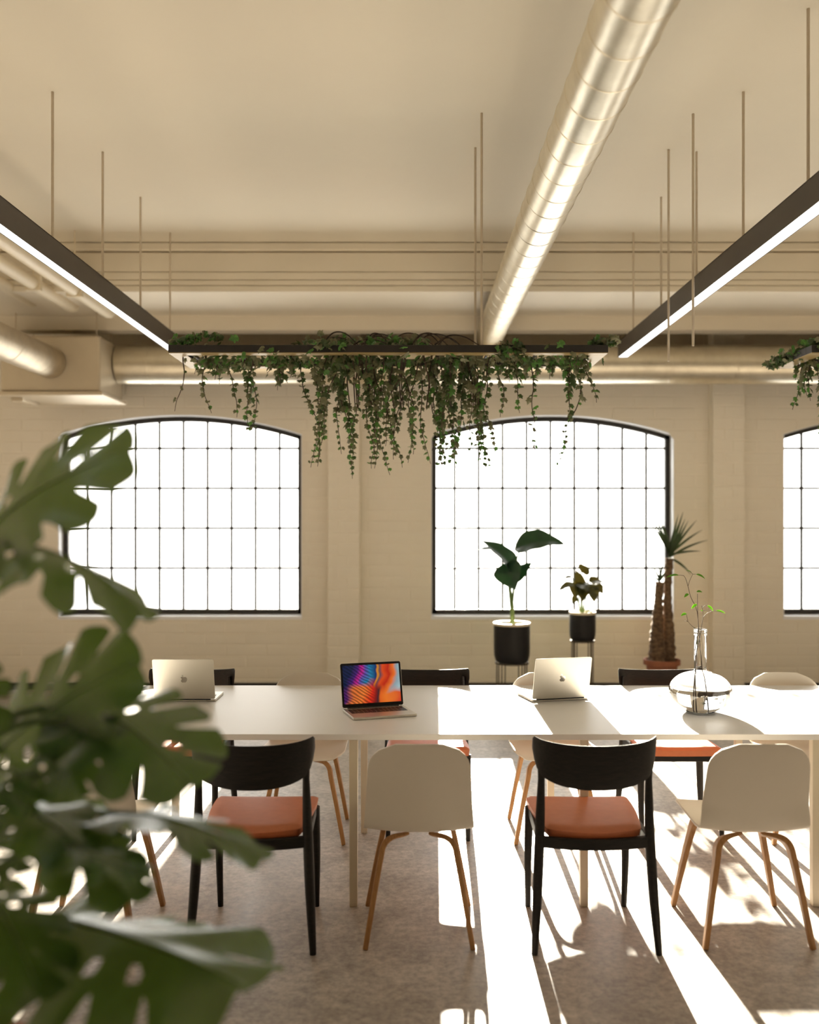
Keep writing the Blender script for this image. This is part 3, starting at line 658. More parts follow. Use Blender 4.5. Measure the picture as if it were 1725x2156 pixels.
def wood_chair():
    t = thing('wooden_chair', 'x', 'chair')
    # origin between the feet; rear feet y=-0.23, front feet y=+0.225
    n = 24
    for sx in (-1, 1):
        pts = [(sx*0.236, -0.232, 0), (sx*0.222, -0.205, 0.22), (sx*0.212, -0.190, 0.43), (sx*0.207, -0.192, 0.60), (sx*0.203, -0.205, 0.775)]
        path = catmull(pts, n); rad = [0.0125+0.0075*math.sin(math.pi*min(i/n*1.15, 1)**0.9) if i/n < 0.87 else lerp(0.0155, 0.010, (i/n-0.87)/0.13) for i in range(n+1)]
        MB().tube(path, rad, 14, Vector((0, 1, 0))).build('rear_leg', M['blackwood'], t, 60)
        pts = [(sx*0.205, 0.222, 0), (sx*0.207, 0.205, 0.22), (sx*0.203, 0.188, 0.435)]
        path = catmull(pts, 12); MB().tube(path, [lerp(0.012, 0.0195, i/12) for i in range(13)], 14, Vector((0, 1, 0))).build('front_leg', M['blackwood'], t, 60)
        MB().sweep([(sx*0.208, -0.19, 0.418), (sx*0.203, 0.0, 0.42), (sx*0.198, 0.185, 0.424)], [[(-.011, -.022), (.011, -.022), (.011, .022), (-.011, .022)]]*3).build('side_rail', M['blackwood'], t, None, 0.003)
    rp = [(lerp(-0.21, 0.21, i/12), -0.19-0.026*(1-(2*i/12-1)**2), 0.416-0.004*(1-(2*i/12-1)**2)) for i in range(13)]
    MB().sweep(rp, [[(-.012, -.021), (.012, -.021), (.012, .021), (-.012, .021)]]*13).build('rear_rail', M['blackwood'], t, 30, 0.003)
    MB().box(-0.195, 0.195, 0.178, 0.200, 0.400, 0.442).build('front_rail', M['blackwood'], t, None, 0.003)
    # padded seat: trapezoid, domed, waterfall edge
    nu, nv = 20, 20; vs = []; fs = []
    def edge(u, v):
        w = lerp(0.190, 0.226, (v+1)/2); d0, d1 = -0.19, 0.222
        uu = u*math.sqrt(1-0.10*v*v*abs(u)**6) ; vv = v*math.sqrt(1-0.10*u*u*abs(v)**6)
        x = uu*w; y = lerp(d0, d1, (vv+1)/2)
        if v < 0: y -= 0.024*(1-u*u)*(-v)
        return x, y
    for layer in (0, 1):
        for i in range(nv+1):
            for j in range(nu+1):
                u, v = -1+2*j/nu, -1+2*i/nv
                x, y = edge(u, v); e = max(abs(u), abs(v))
                fall = max(0, (e-0.80)/0.20)
                if layer == 0: z = 0.480-0.014*fall**2.2-0.008*max(0, -v)*(1-abs(u)*0.4)-0.004*(1-u*u)
                else: z = 0.428+0.004*fall
                if layer == 1: x *= 0.975; y *= 0.98
                vs.append((x, y, z))
    q = (nu+1)*(nv+1)
    for i in range(nv):
        for j in range(nu):
            a = i*(nu+1)+j; fs.append((a, a+1, a+nu+2, a+nu+1)); fs.append((q+a, q+a+nu+1, q+a+nu+2, q+a+1))
    ring = [j for j in range(nu+1)]+[i*(nu+1)+nu for i in range(1, nv+1)]+[nv*(nu+1)+j for j in range(nu-1, -1, -1)]+[i*(nu+1) for i in range(nv-1, 0, -1)]
    for k in range(len(ring)):
        a, b = ring[k], ring[(k+1) % len(ring)]; fs.append((a, a+q, b+q, b))
    m = MB(); m.add(vs, fs); m.build('seat', M['leather'], t, 50)
    # curved plywood backrest
    nu, nv = 32, 10; vs = []; fs = []
    for side in (0, 1):
        for i in range(nv+1):
            for j in range(nu+1):
                u = -1+2*j/nu; v = i/nv; x = 0.238*math.sin(u*1.30)/math.sin(1.30)
                zt = 0.800+0.024*abs(u)**2.0
                zb = 0.630+0.078*abs(u)**2.2+0.060*max(0, (abs(u)-0.75)/0.25)**2.2
                if abs(u) > 0.93: zt -= 0.012*((abs(u)-0.93)/0.07)**2
                z = lerp(zb, zt, v)
                y = -0.268+0.088*abs(u)**2.1-0.012*(v-0.5)
                th = 0.006*min(1, 3.5*min(v+0.06, 1-v+0.06))
                vs.append((x, y+(th if side else -th), z))
    q = (nu+1)*(nv+1)
    for i in range(nv):
        for j in range(nu):
            a = i*(nu+1)+j; fs.append((a, a+1, a+nu+2, a+nu+1)); fs.append((q+a, q+a+nu+1, q+a+nu+2, q+a+1))
    ring = [j for j in range(nu+1)]+[i*(nu+1)+nu for i in range(1, nv+1)]+[nv*(nu+1)+j for j in range(nu-1, -1, -1)]+[i*(nu+1) for i in range(nv-1, 0, -1)]
    for k in range(len(ring)):
        a, b = ring[k], ring[(k+1) % len(ring)]; fs.append((a, a+q, b+q, b))
    m = MB(); m.add(vs, fs); m.build('backrest', M['blackwood'], t, 45, recalc=True)
    return t
sc0 = shell_chair(); wc0 = wood_chair()
NEAR_S, NEAR_W, FAR_S, FAR_W = 3.852, 3.835, 5.03, 5.10
GN = 'chairs along the near side of the table'; GF = 'chairs along the far side of the table'
SHELL = [(-1.27, NEAR_S, 0, 'white shell chair on oak legs behind the big green plant, near side', GN), (0.037, NEAR_S, 0, 'white shell chair on oak legs between the two near black wooden chairs', GN),
         (1.343, NEAR_S, 0, 'white shell chair on oak legs at the right end of the near side', GN),
         (-0.55, FAR_S, math.pi, 'white shell chair tucked in at the far side, behind left of the open screen laptop', GF), (0.755, FAR_S, math.pi, 'white shell chair tucked in at the far side, half hidden by the silver laptop', GF),
         (2.065, FAR_S, math.pi, 'white shell chair tucked in at the far side, right of the glass vase', GF), (2.65, NEAR_S, 0, 'white shell chair on oak legs at the table end outside the view', GN)]
WOOD = [(-0.602, NEAR_W, 0.0, 'black wooden chair with orange leather seat next to the big green plant, near side', GN), (0.711, NEAR_W, 0.0, 'black wooden chair with orange leather seat between two near white chairs', GN),
        (-1.21, FAR_W, math.pi, 'black wooden chair at the far side behind the leftmost silver laptop', GF), (0.095, FAR_W, math.pi, 'black wooden chair at the far side, behind right of the open screen laptop', GF),
        (1.40, FAR_W, math.pi, 'black wooden chair at the far side behind the glass vase', GF), ]
SHELL.pop()
for src, lst in ((sc0, SHELL), (wc0, WOOD)):
    for i, (x, y, rz, lab, g) in enumerate(lst):
        o = src if i == 0 else copy_tree(src)
        o.location = (x, y, 0); o.rotation_euler = (0, 0, rz); tag(o, lab, 'chair', g)

# ================================================================== LAPTOPS
def rrect(w, h, r, n=6):
    out = []
    for cx_, cy_, a0 in ((w/2-r, h/2-r, 0), (-w/2+r, h/2-r, 90), (-w/2+r, -h/2+r, 180), (w/2-r, -h/2+r, 270)):
        for k in range(n+1):
            a = math.radians(a0+90*k/n); out.append((cx_+r*math.cos(a), cy_+r*math.sin(a)))
    return out
def slab(poly, z0, z1):
    n = len(poly); m = MB()
    m.add([(x, y, z0) for x, y in poly]+[(x, y, z1) for x, y in poly], [tuple(range(n))[::-1], tuple(range(n, 2*n))]+[(i, (i+1) % n, (i+1) % n+n, i+n) for i in range(n)])
    return m
def laptop(label, hinge, yaw, lean, w=0.304, d=0.212):
    """local: hinge along x at y=0, keyboard towards -y, screen facing -y"""
    t = thing('laptop', label, 'laptop', (hinge[0], hinge[1], TZ), yaw, 'laptops on the white table')
    o = slab(rrect(w, d, 0.010), 0.001, 0.012).build('base', M['alu'], t, 40, 0.0012); o.location = (0, -d/2, 0)
    kb = MB()
    rows = [(0.004, 14, 0.0085)]+[(0.0, 13, 0.0158)]*4+[(0.0, 9, 0.0158)]
    y = -0.026
    for off, n, h in rows:
        kw = (w*0.895)/n
        for k in range(n):
            xx = -w*0.4475+k*kw; kb.box(xx+0.0012, xx+kw-0.0012, y-h+0.001, y-0.001, 0.0119, 0.0128)
        y -= h+0.0012
    kb.build('keyboard', M['keys'], t)
    MB().box(-0.062, 0.062, -d+0.010, -d+0.084, 0.0118, 0.0123).build('trackpad', M['alu'], t, None, 0.0004)
    MB().tube([(-w*0.42, 0.001, 0.0115), (w*0.42, 0.001, 0.0115)], 0.0045, 10).build('hinge', M['bezel'], t, 60)
    lid = slab(rrect(w, d, 0.010), -0.0022, 0.0022).build('lid', M['alu'], t, 40, 0.0012)
    # lid local: x across, y up the lid, z out of the back
    Rm = Matrix.Rotation(math.radians(90-lean), 4, 'X')
    lid.matrix_local = Matrix.Translation((0, 0.003, 0.014)) @ Rm @ Matrix.Translation((0, d/2, 0)) @ Matrix.Rotation(math.pi, 4, 'Y')
    # with the flip, local +z faces the viewer side of the screen back
    slab(rrect(w-0.003, d-0.003, 0.009), -0.0028, -0.0023).build('bezel', M['bezel'], lid, 40)
    s = MB(); ww, hh = w/2-0.011, d/2-0.012
    s.add([(-ww, -hh+0.006, -0.0031), (ww, -hh+0.006, -0.0031), (ww, hh, -0.0031), (-ww, hh, -0.0031)], [(0, 3, 2, 1)])
    return t, lid, (ww, hh)
APPLE = [(0, .80), (-.11, .845), (-.24, .865), (-.37, .82), (-.46, .71), (-.5, .55), (-.485, .38), (-.43, .22), (-.35, .09), (-.27, .01), (-.19, -.025), (-.10, -.005), (0, .02), (.10, -.005), (.19, -.025), (.27, .02), (.36, .13), (.43, .27), (.35, .34), (.285, .43), (.27, .54), (.30, .65), (.375, .735), (.44, .77), (.36, .835), (.25, .865), (.12, .845)]
ALEAF = [(.0, .90), (.015, 1.0), (.075, 1.10), (.16, 1.165), (.225, 1.18), (.22, 1.09), (.17, .99), (.09, .92)]
def logo(lid):
    s = 0.034
    m = MB()
    for poly in (APPLE, ALEAF):
        p = [(-x*s, (y-0.5)*s) for x, y in poly][::-1]; sl = slab(p, 0.0021, 0.0026); m.add(sl.v, sl.f)
    tag(m.build('fruit_emblem', M['logo'], lid), 'polished bitten-apple emblem')
def screen(lid, dims):
    ww, hh = dims; m = MB()
    m.box(-ww, ww, -hh+0.006, hh, -0.0034, -0.0029); tag(m.build('display', M['screen'], lid), 'bright display with blue, magenta and orange swirls')
# hinge points from the photograph
def mid(a, b): return ((a[0]+b[0])/2, (a[1]+b[1])/2)
la, lid_, dm = laptop('silver laptop seen from behind, nearest the plant end of the table', (-1.123, 4.752), math.pi, 14); logo(lid_); screen(lid_, dm)
lb, lid_, dm = laptop('laptop with its colourful swirling screen facing the viewer', mid((-0.316, 4.502), (-0.0296, 4.594)), math.atan2(0.092, 0.287), 15); logo(lid_); screen(lid_, dm)
lc, lid_, dm = laptop('silver laptop seen from behind, standing on the sunlit table near the vase', mid((0.6147, 4.738), (0.9007, 4.81)), math.pi+math.atan2(0.072, 0.286), 12); logo(lid_); screen(lid_, dm)

# ================================================================== GLASS VASE AND TWIGS
VX, VY = (1475-X0)*4.50/F, 4.50
vz = thing('glass_vase', 'clear squat glass vase with a tall narrow neck on the table', 'vase', (VX, VY, TZ))
def body(r, z): return (r, z)
outer = []
for k in range(0, 25):
    a = -math.pi/2+math.pi*k/24*0.93
    outer.append((max(0.146*math.cos(a)**0.92 if math.cos(a) > 0 else 0, 0.0), 0.097+0.097*math.sin(a)))
outer[0] = (0.0, 0.001); outer[1] = (0.05, 0.001); outer[2] = (0.073, 0.006)
outer = [p for p in outer if not (p[1] > 0.1 and p[0] < 0.034)]
outer += [(0.0305, 0.196), (0.0285, 0.204), (0.0285, 0.36), (0.031, 0.364), (0.031, 0.374), (0.0285, 0.377), (0.031, 0.380), (0.031, 0.390), (0.029, 0.393)]
inner = [(0.026, 0.392), (0.0255, 0.36), (0.0255, 0.206), (0.0275, 0.194)]
ib = []
for k in range(0, 25):
    a = -math.pi/2+math.pi*k/24*0.93
    ib.append((max(0.1425*math.cos(a)**0.92 if math.cos(a) > 0 else 0, 0), 0.097+0.0935*math.sin(a)))
ib[0] = (0.0, 0.006); ib[1] = (0.05, 0.006); ib[2] = (0.072, 0.0105)
ib = [p for p in ib if not (p[1] > 0.1 and p[0] < 0.031)]
MB().lathe(outer+inner+ib[::-1], 64).build('glass_body', M['glass'], vz, 50)
wl = 0.187
wp = [(r*1.004, z-0.0006) for r, z in ib if z < wl]; wp += [(wp[-1][0], wl), (0.0, wl)]
MB().lathe(wp, 64).build('water', M['water'], vz, 40)
def blade(base, tip, width, nrm, bend=0.1, n=10, m=4, fold=0.15, shape=0.45, wave=0.0, thick=0.0006):
    """one leaf: lens outline along a bent midrib, folded along it, with thickness"""
    base, tip = Vector(base), Vector(tip); ax = tip-base; L = ax.length; ax.normalize()
    nrm = Vector(nrm); nrm = (nrm-ax*nrm.dot(ax))
    if nrm.length < 1e-4: nrm = ax.orthogonal()
    nrm.normalize(); side = ax.cross(nrm); vs = []; fs = []
    for i in range(n+1):
        u = i/n; w = width/2*(math.sin(math.pi*u**(shape*1.55))**0.85 if 0 < u < 1 else 0.0); w = max(w, width*0.012)
        c = base+ax*(u*L)+nrm*(bend*L*4*u*(1-u))
        for j in range(m+1):
            v = -1+2*j/m
            vs.append(c+side*(v*w)+nrm*(abs(v)*w*fold+wave*width*math.sin(u*17+v*2)*abs(v)))
    q = len(vs); vs += [v-nrm*thick for v in vs]
    for i in range(n):
        for j in range(m):
            a = i*(m+1)+j; fs.append((a, a+1, a+m+2, a+m+1)); fs.append((q+a, q+a+m+1, q+a+m+2, q+a+1))
    mb = MB(); mb.add(vs, fs); return mb
TW = [
 ('leafy twig leaning left out of the vase with the highest leaves', [(1478, 1495), (1472, 1462), (1470, 1440), (1466, 1395), (1476, 1340), (1480, 1310)], []),
]
def twig_thing(label, main, branches, leaves, D=4.50):
    b0 = P(*main[0], D); t = thing('leafy_twig', label, 'twig', b0, 0, 'twigs standing in the vase')
    def q(x, y, dd=0.0): return P(x, y, D+dd)-b0
    path = catmull([q(*p) for p in main], 24)
    MB().tube(path, [lerp(0.0022, 0.0011, i/24) for i in range(25)], 6).build('stem', M['twig'], t, 60)
    for br in branches: MB().tube(catmull([q(*p) for p in br], 10), [lerp(0.0012, 0.0008, i/10) for i in range(11)], 6).build('branchlet', M['twig'], t, 60)
    for (x0, y0, x1, y1, w) in leaves:
        blade(q(x0, y0), q(x1, y1, -0.012), w, (0.1, -0.55, 0.85), 0.10, 8, 4, 0.25).build('leaf', M['twigleaf'], t, 60)
twig_thing('tallest twig in the vase, forking left with a long leaf on each tip',
    [(1463, 1497), (1465, 1440), (1465, 1400), (1464, 1370), (1468, 1345), (1471, 1320), (1467, 1282), (1455, 1258), (1449, 1234), (1444, 1218), (1440, 1212)],
    [[(1449, 1234), (1453, 1222), (1459, 1209)], [(1440, 1212), (1433, 1211), (1429, 1211)], [(1459, 1209), (1463, 1209), (1466, 1209)], [(1459, 1209), (1454, 1204), (1450, 1202)]],
    [(1430, 1211, 1403, 1216, 0.014), (1466, 1209, 1485, 1219, 0.016), (1457, 1206, 1445, 1201, 0.008), (1450, 1250, 1441, 1258, 0.014), (1468, 1272, 1456, 1282, 0.014)])
twig_thing('straight upright twig in the middle of the vase with one pale leaf on top',
    [(1490, 1493), (1482, 1440), (1478, 1400), (1475, 1365), (1472, 1330), (1470, 1300), (1469, 1275), (1469, 1250)],
    [[(1471, 1325), (1460, 1320), (1449, 1309)], [(1449, 1309), (1447, 1300), (1446, 1294)], [(1449, 1309), (1445, 1307), (1442, 1308)]],
    [(1467, 1246, 1479, 1247, 0.018), (1446, 1292, 1434, 1297, 0.016)])
twig_thing('short twig leaning right out of the vase with leaves spreading sideways',
    [(1470, 1496), (1466, 1440), (1464, 1395), (1470, 1360), (1476, 1330), (1479, 1310), (1481, 1300), (1480, 1285), (1478, 1275)],
    [[(1481, 1300), (1488, 1292), (1498, 1287)], [(1480, 1280), (1484, 1275), (1490, 1275)], [(1498, 1287), (1504, 1286), (1510, 1286)], [(1480, 1286), (1488, 1286), (1494, 1285)]],
    [(1490, 1275, 1502, 1287, 0.016), (1508, 1286, 1528, 1292, 0.014), (1482, 1287, 1476, 1286, 0.01)])

# ================================================================== POTTED PLANTS BY THE WINDOW
def pot_on_stand(t, w, top, bottom, rim=True):
    r = w/2; h = top-bottom
    m = MB(); m.lathe([(0.0, bottom), (r*0.70, bottom), (r*0.90, bottom+0.02*h/0.3), (r*0.98, bottom+0.06*h/0.3), (r, bottom+0.12*h/0.3), (r, top), (r*0.92, top), (r*0.92, top-0.05), (0.0, top-0.05)], 40)
    m.build('pot', M['potblack'], t, 40)
    if rim: MB().lathe([(r*1.012, top-0.016), (r*1.012, top+0.006), (r*0.88, top+0.006), (r*0.88, top-0.03)], 40).build('rim', M['potrim'], t, 40)
    MB().lathe([(0.0, top-0.035), (r*0.91, top-0.035), (r*0.91, top-0.06), (0, top-0.06)], 32).build('soil', M['soil'], t, 40)
    st = MB().lathe([(r*0.86, bottom-0.004), (r*0.93, bottom-0.004), (r*0.93, bottom+0.008), (r*0.86, bottom+0.008), (r*0.86, bottom-0.004)], 32).build('stand_ring', M['standwire'], t, 40)
    for k in range(4):
        a = math.radians(25+90*k); c, s = math.cos(a), math.sin(a)
        m = MB()
        for o_ in (-0.12, 0.12):
            a2 = a+o_; m.tube([(r*0.9*math.cos(a2), r*0.9*math.sin(a2), bottom), (r*0.92*math.cos(a2), r*0.92*math.sin(a2), 0.008)], 0.005, 6)
        m.tube([(r*0.92*math.cos(a-0.12), r*0.92*math.sin(a-0.12), 0.006), (r*0.92*math.cos(a+0.12), r*0.92*math.sin(a+0.12), 0.006)], 0.005, 6)
        m.build('stand_leg', M['standwire'], t, 50)
D1 = 8.2
b0 = P(1078, 1312, D1)
pa = thing('potted_plant', 'potted plant with large drooping green leaves in the bigger black pot', 'potted plant', (b0.x, D1, 0), 0, 'potted plants before the window')
pot_on_stand(pa, 0.312, b0.z, P(0, 1396, D1).z)
def q1(x, y, dd=0.0): p = P(x, y, D1+dd); return p-Vector((b0.x, D1, 0))
MB().tube(catmull([q1(1079, 1318), q1(1079, 1280), q1(1076, 1255), q1(1074, 1235)], 12), [lerp(0.021, 0.011, i/12) for i in range(13)], 10).build('stem', M['petiole'], pa, 60)
for pts, tipw in [(([1077, 1290, 0], [1073, 1250, 0.02], [1071, 1215, 0.03], [1078, 1190, 0.03]), 0), (([1079, 1290, 0], [1081, 1240, -0.02], [1085, 1190, -0.02], [1098, 1148, 0.0]), 0), (([1078, 1290, 0], [1082, 1250, -.04], [1084, 1225, -0.06], [1083, 1212, -0.08]), 0)]:
    MB().tube(catmull([q1(*p) for p in pts], 14), 0.0075, 8).build('petiole', M['petiole'], pa, 60)
for bx0, by0, bd, tx0, ty0, td, w, nrm, bend, fold in [
    (1090, 1222, 0.0, 1012, 1138, -0.12, 0.27, (0.75, -0.55, 0.55), 0.10, 0.30),
    (1083, 1158, 0.0, 1189, 1146, -0.05, 0.27, (0.0, -0.62, 0.8), 0.17, 0.18),
    (1066, 1185, -0.1, 1086, 1242, -0.22, 0.25, (-0.4, -0.85, 0.3), 0.12, 0.25),
    (1082, 1222, 0.02, 1120, 1184, -0.06, 0.12, (-0.5, -0.8, 0.1), 0.08, 0.2),
    (1062, 1170, 0.05, 1004, 1158, -0.02, 0.10, (0.2, -0.3, 1.0), 0.12, 0.2)]:
    blade(q1(bx0, by0, bd), q1(tx0, ty0, td), w, nrm, bend, 22, 10, fold, 0.42, 0.02, 0.001).build('leaf', M['leaf_ficus'], pa, 70)
D2 = 8.45
b2 = P(1227, 1289, D2)
pb = thing('potted_plant', 'small bushy potted plant in the smaller black pot on a tall wire stand', 'potted plant', (b2.x, D2, 0), 0, 'potted plants before the window')
pot_on_stand(pb, 0.232, b2.z, P(0, 1350, D2).z)
def q2(x, y, dd=0.0): p = P(x, y, D2+dd); return p-Vector((b2.x, D2, 0))
for bx0, by0, tx0, ty0, td, w, nrm in [(1221, 1245, 1213, 1200, 0.0, 0.13, (0.5, -0.9, 0.2)), (1224, 1205, 1240, 1195, 0.02, 0.14, (0.2, -0.6, 0.7)), (1208, 1228, 1176, 1245, -0.02, 0.08, (0, -.5, .9)), (1205, 1215, 1180, 1225, 0.05, 0.07, (0, -.4, .9)),
    (1215, 1225, 1212, 1262, -0.12, 0.12, (-.3, -.9, .4)), (1228, 1228, 1226, 1268, -0.15, 0.13, (0, -.9, .4)), (1240, 1228, 1252, 1268, -0.12, 0.14, (.2, -.9, .4)), (1250, 1232, 1270, 1250, -0.05, 0.12, (.3, -.7, .6)), (1240, 1225, 1270, 1226, 0.05, 0.11, (0, -.6, .8)), (1235, 1240, 1262, 1262, 0.1, 0.10, (.2, -.6, .6)), (1214, 1255, 1205, 1272, -0.05, 0.06, (0, -.8, .5)), (1222, 1228, 1236, 1248, -0.2, 0.12, (0, -.9, .3))]:
    MB().tube(catmull([q2(1226, 1298), q2(lerp(1226, bx0, .45), 1270, td*.2), q2(bx0, by0)], 10), 0.0042, 6).build('petiole', M['petiole'], pb, 60)
    blade(q2(bx0, by0), q2(tx0, ty0, td), w, nrm, 0.10, 14, 8, 0.2, 0.42, 0.03, 0.001).build('leaf', M['leaf_philo'], pb, 70)
D3 = 8.5
b3 = P(1394, 1388, D3)
pc = thing('potted_yucca', 'two-trunked rough barked yucca in a terracotta pot', 'potted plant', (b3.x, D3, 0), 0, 'potted plants before the window')
def q3(x, y, dd=0.0): p = P(x, y, D3+dd); return p-Vector((b3.x, D3, 0))
zt = b3.z
MB().lathe([(0, 0.0), (0.105, 0.0), (0.138, zt-0.05), (0.142, zt-0.05), (0.162, zt-0.045), (0.162, zt), (0.142, zt), (0.138, zt-0.04), (0, zt-0.04)], 40).build('pot', M['terracotta'], pc, 35)
MB().lathe([(0, zt-0.025), (0.139, zt-0.025), (0.139, zt-0.05), (0, zt-0.05)], 32).build('soil', M['soil'], pc, 40)
rb = random.Random(5)
for pts, r0, r1 in [([(1384, 1396, 0), (1384, 1330, 0), (1387, 1270, 0), (1390, 1225, 0)], 0.078, 0.038), ([(1408, 1396, .05), (1408, 1330, .04), (1406, 1250, .03), (1410, 1175, .02)], 0.066, 0.034)]:
    path = catmull([q3(*p) for p in pts], 44); n = 14; secs = []
    for i in range(45):
        r = lerp(r0, r1, min(i/30, 1))*(1+0.06*math.sin(i*1.9))
        secs.append([(r*(1+rb.uniform(-.13, .13))*math.cos(2*math.pi*j/n), r*(1+rb.uniform(-.13, .13))*math.sin(2*math.pi*j/n)) for j in range(n)])
    MB().sweep(path, secs, Vector((0, 1, 0))).build('trunk', M['bark'], pc, 50)
def crown(cx_, cy_, cd, specs):
    for ang, ln, droop, dep in specs:
        a = math.radians(ang); b = q3(cx_+rb.uniform(-3, 3), cy_+rb.uniform(-4, 4), cd); tip = q3(cx_+ln*math.sin(a), cy_-ln*math.cos(a)+droop, cd+dep)
        blade(b, tip, 0.024, (-math.sin(a)*0.3, -0.8, 0.6), 0.06+abs(droop)/500, 10, 2, 0.3, 0.40, 0, 0.001).build('leaf', M['leaf_yucca'], pc, 70)
crown(1410, 1172, 0.02, [(-22, 116, 0, -.05), (-26, 100, 0, .1), (-17, 92, 0, -.1), (-30, 84, 0, .0), (-13, 80, 0, 0), (-24, 70, 0, .05), (-20, 60, 0, -.1), (12, 92, 0, -.1), (17, 100, 0, .1), (22, 90, 2, -.1), (27, 88, 2, .05), (15, 70, 0, 0), (36, 98, 2, -.05), (48, 94, 6, .05), (58, 96, 16, 0), (72, 70, 10, -.1), (22, 62, 0, -.2), (-6, 50, 0, -.2), (34, 64, 2, .2), (78, 46, 48, 0)])
crown(1389, 1224, 0.0, [(-26, 36, 0, 0), (12, 40, 0, 0), (-5, 34, 0, -.1), (30, 28, 2, .05), (-48, 26, 4, 0)])

# ================================================================== BIG FOREGROUND MONSTERA
def monstera_mesh(seed, droop=0.25, fold=0.12, width=0.92, wav=1.0):
    """unit leaf: base at the origin, midrib along +y to (0,1,0), faces +z; slit lobes and oval holes"""
    rnd = random.Random(seed); nt, nr = 150, 26; vs = []; fs = []; idx = {}
    for side in (-1, 1):
        # slits: angle positions along the margin parameter
        slits = []; s = rnd.uniform(0.20, 0.26)
        while s < 0.93: slits.append((s, rnd.uniform(0.018, 0.028), rnd.uniform(0.46, 0.72))); s += rnd.uniform(0.15, 0.21)
        holes = [(sl[0]+rnd.uniform(-.05, -.035), rnd.uniform(0.20, 0.30), 0.026, 0.085) for sl in slits if rnd.random() < 0.5]
        for i in range(nt+1):
            t = i/nt
            # margin curve of a heart: from the sinus behind the base round to the tip
            a = math.pi*(0.06+0.94*(1-t))          # pi at sinus -> 0 at tip
            mx = width*0.5*math.sin(a)**0.75*(1.0+0.10*math.cos(a-2.2)); my = 0.44-0.56*math.cos(math.pi*(t))*1.0
            my = -0.16+1.16*(0.5-0.5*math.cos(math.pi*t))**0.92
            mx = width*0.52*max(math.sin(math.pi*min(t*0.985+0.015, 1))**0.62, 0.0)*(1.0-0.22*t)
            # origin on the midrib for this ray
            oy = 0.02+0.90*max(t-0.12, 0)**1.25
            rmax = 1.0
            for (c, hwid, depth) in slits:
                d = abs(t-c)/hwid
                if d < 1: rmax = min(rmax, depth+(1-depth)*d**3)
            cs = [-0.04]+[q_[0] for q_ in slits]+[1.04]          # round off the end of every lobe
            for ca, cb in zip(cs, cs[1:]):
                if ca <= t < cb: rmax *= 1-0.12*abs((t-(ca+cb)/2)/((cb-ca)/2)+0.15)**2.4
            rmax = min(rmax, 1.0)
            for j in range(nr+1):
                r = rmax*j/nr
                x = side*mx*r; y = oy+(my-oy)*r
                # veins sweep forward
                y += 0.05*r*(1-r)
                z = -droop*max(y, 0)**2-fold*(abs(x)**1.3)*1.4+wav*(0.030*math.sin(t*24+side)*r*r+0.018*math.sin(t*11+seed)*r)
                idx[(side, i, j)] = len(vs); vs.append((x, y, z))
        for i in range(nt):
            for j in range(nr):
                tc, rc = (i+0.5)/nt, (j+0.5)/nr
                if any(((tc-h[0])/h[2])**2+((rc-h[1]-0.06)/h[3])**2 < 1 for h in holes): continue
                q = [idx[(side, i, j)], idx[(side, i+1, j)], idx[(side, i+1, j+1)], idx[(side, i, j+1)]]
                fs.append(tuple(q) if side > 0 else tuple(q[::-1]))
    b = MB(); b.add(vs, fs); me = b.mesh('monstera_leaf')
    bm = bmesh.new(); bm.from_mesh(me); bmesh.ops.remove_doubles(bm, verts=bm.verts, dist=1e-4)
    bmesh.ops.recalc_face_normals(bm, faces=bm.faces)
    bm.to_mesh(me); bm.free()
    me.materials.append(M['monstera']); me.polygons.foreach_set('use_smooth', [True]*len(me.polygons)); return me
def rib_mesh(droop):
    m = MB(); path = [(0, y, -droop*max(y, 0)**2+0.004) for y in [i/14 for i in range(15)]]
    m.tube(path, [lerp(0.011, 0.002, i/14) for i in range(15)], 6); me = m.mesh('midrib'); me.materials.append(M['monrib'])
    me.polygons.foreach_set('use_smooth', [True]*len(me.polygons)); return me
MON = []
for i, dr in enumerate((0.22, 0.38, 0.12, 0.30)):
    MON.append((monstera_mesh(100+i, dr, (0.12, 0.42, 0.46, 0.08)[i], 0.92, (1.0, 1.7, 1.6, 0.9)[i]), rib_mesh(dr), dr))
mo = Vector((-0.86, 1.72, 0))
mt = thing('monstera_plant', 'large split-leaf plant in the left foreground', 'potted plant', mo)
MB().lathe([(0, 0), (0.15, 0), (0.205, 0.56), (0.22, 0.565), (0.22, 0.63), (0.195, 0.63), (0.19, 0.585), (0, 0.585)], 40).build('pot', M['terracotta'], mt, 35)
MB().lathe([(0, 0.60), (0.192, 0.60), (0.19, 0.57), (0, 0.57)], 32).build('soil', M['soil'], mt, 40)
MB().tube(catmull([(0, 0, .58), (0.02, 0.0, .75), (-0.02, 0.02, .95), (0.0, 0.0, 1.15), (-0.03, 0, 1.30)], 20), [lerp(0.022, 0.013, i/20) for i in range(21)], 12).build('stem', M['petiole'], mt, 60)
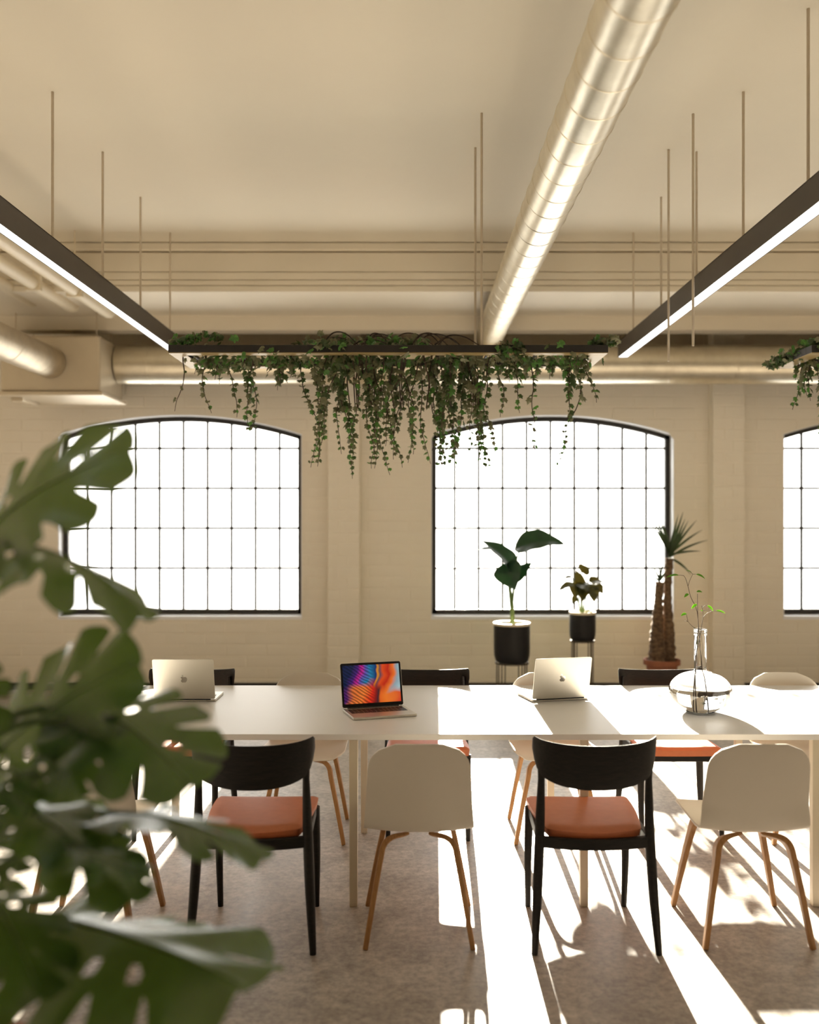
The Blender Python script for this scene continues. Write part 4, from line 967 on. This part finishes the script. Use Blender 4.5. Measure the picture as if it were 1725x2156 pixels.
#  base px, tip px, D base, D tip, normal, mesh, width
LEAVES = [
 ((-45, 1140), (284, 944), 1.80, 1.70, (-0.45, -0.66, 0.55), 3, 1.0),
 ((-5, 1145), (305, 1285), 1.76, 1.64, (0.46, -0.12, 0.88), 1, 0.95),
 ((0, 1580), (292, 1392), 1.80, 1.68, (-0.12, -0.78, 0.56), 0, 0.95),
 ((195, 1490), (410, 1660), 1.76, 1.60, (0.30, -0.50, 0.80), 3, 1.22),
 ((190, 1520), (125, 1690), 1.70, 1.58, (-0.1, -0.70, 0.66), 0, 1.15),
 ((215, 1712), (562, 1812), 1.74, 1.62, (0.22, 0.05, 0.97), 3, 0.75),
 ((15, 1690), (285, 1905), 1.66, 1.52, (0.40, -0.08, 0.90), 3, 1.0),
 ((120, 1935), (515, 2075), 1.70, 1.50, (0.08, -0.10, 0.99), 2, 1.35),
 ((70, 1790), (-70, 1900), 1.64, 1.50, (-0.2, -0.08, 0.97), 3, 1.05),
 ((-60, 1420), (-90, 1640), 1.66, 1.60, (0.1, -0.7, 0.7), 0, 1.0),
 ((-30, 1880), (90, 2110), 1.66, 1.48, (0.35, -0.36, 0.86), 3, 0.95),
 ((30, 1630), (-90, 1770), 1.60, 1.48, (-0.2, -0.2, 0.95), 2, 1.0),
 ((90, 1660), (250, 1790), 1.84, 1.74, (0.2, -0.05, 0.98), 0, 1.0),
 ((120, 1780), (300, 1850), 1.58, 1.50, (0.1, 0.0, 1.0), 0, 1.0),
]
for (bp_, tp_, Db, Dt, nrm, mi, wd) in LEAVES:
    b = P(*bp_, Db)-mo; tip = P(*tp_, Dt)-mo
    me, rib, dr = MON[mi]; n = Vector(nrm)
    ch = tip-b; sc = ch.length/math.sqrt(1+dr*dr); n = (n-ch.normalized()*n.dot(ch.normalized())).normalized()
    # rotate so that the bent tip (0,1,-droop) lands on the wanted tip
    th = math.atan(dr); chn = ch.normalized(); yv = chn*math.cos(th)+n*math.sin(th); zv = n*math.cos(th)-chn*math.sin(th); xv = yv.cross(zv)
    mx = Matrix((xv, yv, zv)).transposed().to_4x4()
    o = link(bpy.data.objects.new('leaf', me), mt); o.matrix_local = Matrix.Translation(b) @ mx @ Matrix.Diagonal((sc*wd, sc, sc, 1))
    r_ = link(bpy.data.objects.new('midrib', rib), o)
    # petiole from the stem
    zs = min(max(b.z-0.12, 0.60), 1.25); s0 = Vector((0, 0, zs)); md = (s0+b)/2+Vector((0, 0, 0.05))
    MB().tube(catmull([s0, md, b, b+yv*0.03], 14), [lerp(0.009, 0.0055, i/14) for i in range(15)], 8).build('petiole', M['petiole'], mt, 60)
